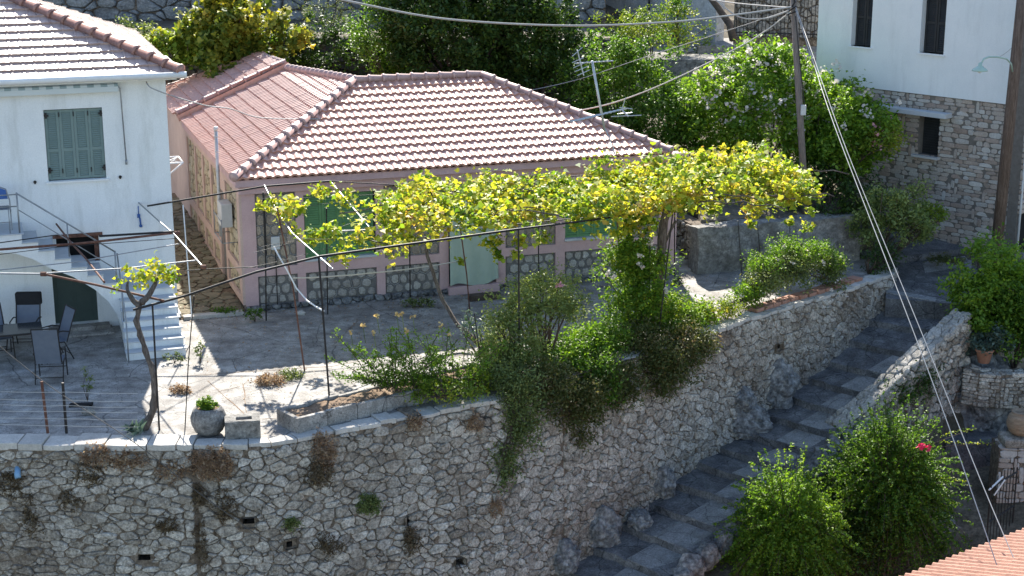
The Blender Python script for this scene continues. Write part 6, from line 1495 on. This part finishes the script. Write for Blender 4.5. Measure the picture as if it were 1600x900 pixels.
c = at3(855, 470, 30.9); bush('rose_bush', 'tall rose bush with a pale pink bloom on a bare trunk', 'bush', c, (.78, .55, .58), 190, 32, .15, .06, 'Lpale', 'oval', 39, (aty(852, 570, 30.9)[0], 30.9, .0), loose=160, stems=18, r0=.035)
t = thing('rose_bloom', 'single pale pink rose at the top right of the tall rose bush', 'flower', at3(876, 446, 30.5)); leafmesh('petals', np.array(at3(876, 446, 30.4))+np.random.default_rng(3).normal(size=(20, 3))*.03, .06, 'Frose', 'petal', 4, t, .1)
# rose column on the pole
P = []; rgc = np.random.default_rng(44)
cp_ = [aty(985, 380, 33.0), aty(992, 410, 33), aty(1000, 450, 33), aty(998, 490, 33), aty(1000, 520, 32.9)]
t = thing('climbing_rose', 'column of climbing rose with a few white blooms below the vine', 'climber', aty(1000, 530, 32.9))
for i in range(520):
    k = rr.random()*3.999; p = lerp(cp_[int(k)], cp_[int(k)+1], k-int(k)); w_ = .24+.05*k
    n = rr.randint(10, 30); P.append(np.array((p[0]+rr.gauss(0, w_), p[1]+rr.gauss(0, .2), p[2]+rr.gauss(0, .1)))+rgc.normal(size=(n, 3))*.07)
for u, v in ((935, 418), (950, 405), (962, 415), (945, 388), (1040, 400), (1035, 420)): P.append(np.array(aty(u, v, 33))+rgc.normal(size=(45, 3))*.08)
leafmesh('foliage', np.concatenate(P), .08, 'Lvineg', 'oval', 6, t, .35)  # brighter leaf colour stands in for light on the shaded column
leafmesh('blossom', np.concatenate([np.array(aty(u, v, 32.5))+rgc.normal(size=(12, 3))*.03 for u, v in ((1000, 400), (1003, 418), (948, 430), (958, 432), (953, 425), (1018, 380), (1041, 453), (1000, 415), (955, 507))]), .06, 'Fwhite', 'petal', 7, t, .2)
q = MB(); branches(q, aty(1000, 530, 32.9), [tuple(p) for p in cp_[:4]]+[aty(940, 420, 33), aty(1015, 380, 33)], .03, 2); q.build('stem', 'barkD', t)
# creepers hanging over the wall
def hang(name, label, spots, lm, leaf, seed, cat='creeper', per=30, rc=.14, shape='oval', flowers=None):
    t = thing(name, label, cat, spots[0][0]); P = []; g = np.random.default_rng(seed)
    for p, r, n in spots:
        for k in range(n):
            o = np.array(p)+np.clip(g.normal(size=3), -1.6, 1.6)*np.array(r)*.6
            P.append(o+g.normal(size=(per, 3))*rc*.6)
    leafmesh('foliage', np.concatenate(P), leaf, lm, shape, seed, t, .25)
    q = MB(); gg = random.Random(seed)
    for i in range(14): s_ = spots[gg.randrange(len(spots))][0]; q.tube(wavy([spots[0][0], lerp(spots[0][0], s_, .5), tuple(np.array(s_)+g.normal(size=3)*.1)], 3, .05, i), .012, 4)
    q.build('stem', 'barkD', t)
    if flowers: leafmesh('blossom', np.concatenate([np.array(aty(*f))+g.normal(size=(9, 3))*.03 for f in flowers]), .055, 'Fwhite', 'petal', seed, t, .2)
    return t
def ws(u, v, e=.15):
    s, z = hit_wall(u, v); return wallpt(s, e, z)
hang('wall_creeper', 'bright green creeper mound on the wall top right of the rose bush', [(aty(905, 548, 31.2), (.6, .35, .28), 90), (aty(945, 528, 31.8), (.5, .35, .3), 90), (aty(880, 570, 30.8), (.45, .35, .3), 70), (ws(915, 590), (.5, .2, .4), 90)], 'Lgreen', .065, 51)
hang('wall_creeper', 'dark creeper hanging over the wall below the bright mound', [(ws(880, 630), (.6, .22, .5), 130), (ws(930, 600), (.5, .22, .5), 100), (ws(840, 610), (.45, .22, .5), 90), (ws(900, 680, .1), (.2, .1, .2), 14)], 'Lbrown', .06, 52)
hang('wall_creeper', 'very dark creeper streaming far down the wall under the rose bush', [(ws(795, 610), (.42, .2, .4), 110), (ws(795, 665), (.38, .16, .42), 90), (ws(790, 715, .1), (.26, .12, .3), 44), (ws(780, 745, .08), (.1, .06, .15), 8)], 'Lolive', .055, 53)
hang('wall_creeper', 'brown dry creeper matted on the wall edge under the clay jar', [(aty(790, 600, 29.6), (.3, .15, .2), 30), (ws(820, 600), (.3, .15, .25), 36)], 'Lbrown', .05, 54)
hang('wall_creeper', 'dark purple-green bougainvillea mass below the rose column', [(aty(1000, 535, 32.4), (.7, .3, .4), 130), (ws(1010, 560), (.6, .2, .45), 120), (ws(1050, 560), (.45, .16, .5), 90), (ws(1035, 600, .1), (.25, .1, .25), 30), (aty(1065, 520, 32.8), (.35, .25, .2), 40), (ws(955, 590), (.45, .2, .4), 80)], 'Lbrown', .06, 55)
hang('wall_creeper', 'light green sprigs right of the grapevine trunk foot', [(aty(1045, 495, 33.2), (.3, .2, .3), 50), (aty(1072, 490, 33.6), (.3, .2, .25), 44), (aty(1050, 470, 33.4), (.12, .12, .15), 8)], 'Lyel', .065, 56)
hang('wall_creeper', 'bright shrub strip on the wall top left of the garden wall', [(aty(1130, 480, 34.6), (.35, .25, .16), 40), (aty(1165, 465, 35.4), (.3, .25, .25), 40), (aty(1105, 490, 34.2), (.2, .2, .12), 20)], 'Lyel', .06, 57, flowers=[(1120, 482, 34), (1160, 462, 35), (1140, 472, 34.5)])
hang('wall_creeper', 'mixed shrub with tiny white flowers before the concrete garden wall', [(aty(1225, 425, 36.2), (.6, .35, .32), 110), (aty(1270, 410, 37), (.45, .3, .35), 80), (aty(1300, 430, 37.2), (.3, .25, .3), 50), (aty(1190, 445, 35.6), (.35, .3, .25), 50), (aty(1240, 395, 36.8), (.2, .2, .15), 14)], 'Lolive', .06, 58, flowers=[(1215, 405, 36), (1240, 412, 36), (1262, 398, 36.4), (1310, 440, 36.5), (1320, 462, 36.6), (1300, 452, 36.4), (1225, 385, 36.5), (1285, 410, 36.5), (1312, 460, 36.6)])
hang('wall_creeper', 'sunny yellow-green leaves on top of the shrub before the garden wall', [(aty(1250, 390, 36.6), (.7, .35, .18), 80), (aty(1300, 405, 37.2), (.3, .3, .2), 34), (aty(1195, 415, 36), (.35, .3, .2), 40), (aty(1165, 455, 35.2), (.3, .2, .15), 24)], 'Lbright', .06, 59)
hang('wall_creeper', 'full mixed green mass spilling down the middle of the wall', [(ws(850, 590), (.5, .28, .35), 50), (ws(900, 620), (.5, .22, .4), 50), (ws(960, 605), (.45, .22, .35), 40), (ws(1020, 580), (.5, .22, .38), 50), (ws(1085, 535), (.35, .2, .3), 40)], 'Lbrown', .065, 62)
hang('wall_creeper', 'sunny leafy crest along the wall edge between rose bush and rose column', [(aty(880, 552, 31.0), (.4, .3, .16), 46), (aty(925, 528, 31.6), (.45, .3, .16), 50), (aty(1075, 500, 33.8), (.3, .25, .16), 34), (aty(1100, 488, 34.2), (.25, .2, .14), 24)], 'Lbright', .07, 63)
hang('wall_creeper', 'light feathery growth around the base of the tall rose bush', [(aty(790, 560, 30.1), (.35, .3, .4), 50), (aty(760, 575, 29.8), (.25, .2, .25), 30), (aty(835, 560, 30.4), (.3, .25, .3), 36)], 'Lpale', .055, 64)
# brick-red soil strip on wall top
q = MB(); 
for u in range(1190, 1350, 14):
    s, z = hit_wall(u, 490-(u-1190)*.27); x, y = wxy(s); n = wnorm(s); q.obox((x-n[0]*.15, y-n[1]*.15, .02), (.2, .2, 0), (-n[0]*.3, -n[1]*.3, 0), (0, 0, .09))
tag(q.build('brick_edging', 'terra', bevel=.01), 'reddish brick edging along the wall top under the flowering shrub', 'edging')
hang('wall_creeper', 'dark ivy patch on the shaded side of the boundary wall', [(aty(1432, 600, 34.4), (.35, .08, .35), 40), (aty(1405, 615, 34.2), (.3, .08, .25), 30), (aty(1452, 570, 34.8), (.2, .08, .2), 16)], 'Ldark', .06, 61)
# dry weeds
def weed(label, u, v, w_, h_, n, lm='Ldry', seed=1, onwall=True, y=None, grp='dry weeds on the retaining wall'):
    p = ws(u, v, .08) if onwall else atz(u, v, .02)
    t = thing('dry_weed', label, 'weed', p, grp); q = MB(); P = []; g = random.Random(seed)
    for i in range(n):
        rr_ = g.random()**.6; an = g.uniform(0, 2*pi)
        s0 = vadd(p, (cos(an)*w_*rr_, g.uniform(-.03, .05) if onwall else sin(an)*w_*rr_, sin(an)*h_*rr_ if onwall else 0))
        L = g.uniform(.08, .2)*(1.2-rr_*.6)
        dr_ = vnorm((g.gauss(0, .8), (-.7 if onwall else 0)+g.gauss(0, .5), g.gauss(-.15 if onwall else .8, .7)))
        m1 = vadd(s0, dr_, L*.55); m2 = vadd(m1, (g.gauss(0, .04), -.01, g.gauss(-.02, .035))); m3 = vadd(m2, vnorm((dr_[0]+g.gauss(0, .5), dr_[1], dr_[2]+g.gauss(-.3, .4))), L*.5)
        if not onwall: m1, m2, m3 = [(x_[0], x_[1], max(x_[2], .01)) for x_ in (m1, m2, m3)]
        q.tube([s0, m1, m2, m3], .004, 3, False)
        for k in range(7): s_ = lerp(m1, m3, g.random()); P.append([s_[0]+g.gauss(0, .025), s_[1]+g.gauss(0, .02), s_[2]+g.gauss(0, .025)])
    q.build('stalks', lm, t); leafmesh('foliage', P, .04, lm, 'rhomb', seed, t, .2, szvar=.5)
for i, (lb_, u, v, w_, h_, n, lm) in enumerate([
    ('big reddish dry weed hanging from the wall below the stone trough', 335, 720, .40, .30, 260, 'Ldry'), ('brown dry weed below the left end of the planter', 503, 700, .22, .40, 200, 'Ldry'),
    ('dark dry thatch on the wall below planter weed', 492, 735, .26, .24, 120, 'Lweed'), ('olive rounded weed cushion in the middle of the wall', 578, 782, .20, .16, 160, 'Lolive'),
    ('dry weed hanging from a weep hole in the mid wall', 640, 838, .12, .26, 90, 'Lweed'), ('dry tuft under the coping below the vine trunk', 205, 712, .30, .16, 120, 'Ldry'),
    ('dry straw tuft under the coping below the fence posts', 150, 708, .28, .2, 130, 'Ldry'), ('dark dry thatch below the straw tuft left of the vine', 140, 735, .25, .2, 80, 'Lweed'),
    ('brown weed beside the blue drain pipe', 20, 750, .25, .25, 120, 'Lweed'), ('dry weed trailing left of the big reddish one', 275, 730, .25, .2, 80, 'Ldry'),
    ('green tuft low on the wall near a weep hole', 445, 812, .12, .08, 60, 'Lolive'), ('long brown dry streak low at far left of the wall', 48, 800, .12, .45, 90, 'Lweed'),
    ('dark weed streak right of the wall seam', 355, 785, .16, .35, 80, 'Lweed'), ('brown tuft in the wall under the planter end', 650, 655, .12, .12, 60, 'Ldry'),
    ('dry tuft on the wall left of dark creeper', 735, 655, .12, .16, 60, 'Ldry'), ('dark thatch low in wall below the cushion weed', 505, 845, .28, .2, 80, 'Lweed'),
    ('thin dry weed under the very dark creeper tip', 765, 785, .14, .2, 50, 'Ldry'), ('brown moss streak right of the low wall seam', 312, 840, .08, .5, 60, 'Lweed'),
    ('dark weed patch in the joints under the straw tuft', 110, 775, .2, .2, 60, 'Lweed'), ('dark tuft left of the wall seam', 258, 812, .16, .12, 70, 'Lweed'), ('brown tuft beside seam top', 305, 770, .1, .2, 60, 'Lweed')]):
    weed(lb_, u, v, w_, h_, n, lm, 60+i)
weed('dry grass patch on the sunlit terrace floor', 420, 597, .28, .08, 160, 'Ldry', 90, False, grp='dry tufts on the terrace floor'); weed('greenish grass patch beside the dry one on the terrace', 455, 588, .25, .06, 80, 'Lolive', 91, False, grp='dry tufts on the terrace floor')
weed('dry orange leaves heaped at the foot of the thin vine rod', 283, 612, .16, .08, 70, 'Ldry', 92, False, grp='dry tufts on the terrace floor'); weed('brown heap of dry leaves on the path landing', 1478, 408, .45, .06, 160, 'Lbrown', 93, False, grp='dry tufts on the terrace floor')
t = thing('agave_tuft', 'spiky grey-green tuft at the foot of the twisting vine trunk', 'plant', atz(215, 680, .05)); P, A2 = [], []; c = atz(212, 676, .08)
for i in range(40): a = rr.uniform(0, 2*pi); e = rr.uniform(.3, 1.2); dr = (cos(a)*cos(e), sin(a)*cos(e), sin(e)); A2.append(dr); P.append(vadd(c, dr, .14))
leafmesh('foliage', P, .30, 'Lgrey', 'thin', 3, t, .0, axis=A2)
# small plants at the cottage foot
for i, (lb_, u, v, r, lm, n) in enumerate([('small weed clump at the cottage front left corner', 398, 492, (.18, .15, .16), 'Lgreen', 22), ('climbing green sprig on the left front panel', 417, 440, (.16, .06, .3), 'Lgreen', 20), ('dark low weeds under the left panels of the cottage', 655, 474, (.45, .12, .08), 'Lolive', 34), ('mossy green patch at the alley mouth', 350, 488, (.35, .15, .06), 'Lgreen', 34),
                                       ('green sprig at the foot of the white staircase', 272, 560, (.22, .1, .1), 'Lolive', 12), ('thin sprig climbing beside the patio rod', 312, 552, (.1, .08, .2), 'Lolive', 10), ('wispy green weed growing in the patio hole', 135, 600, (.1, .08, .35), 'Lolive', 9), ('dark weeds at the passage corner block', 1062, 440, (.15, .1, .1), 'Lolive', 10)]):
    p = atz(u, v, r[2]); bush('weed_clump', lb_, 'weed', (p[0], p[1], r[2]+.02), r, n, 16, .06, .05, lm, 'oval', 70+i, (p[0], p[1], .0), stems=4, r0=.008)
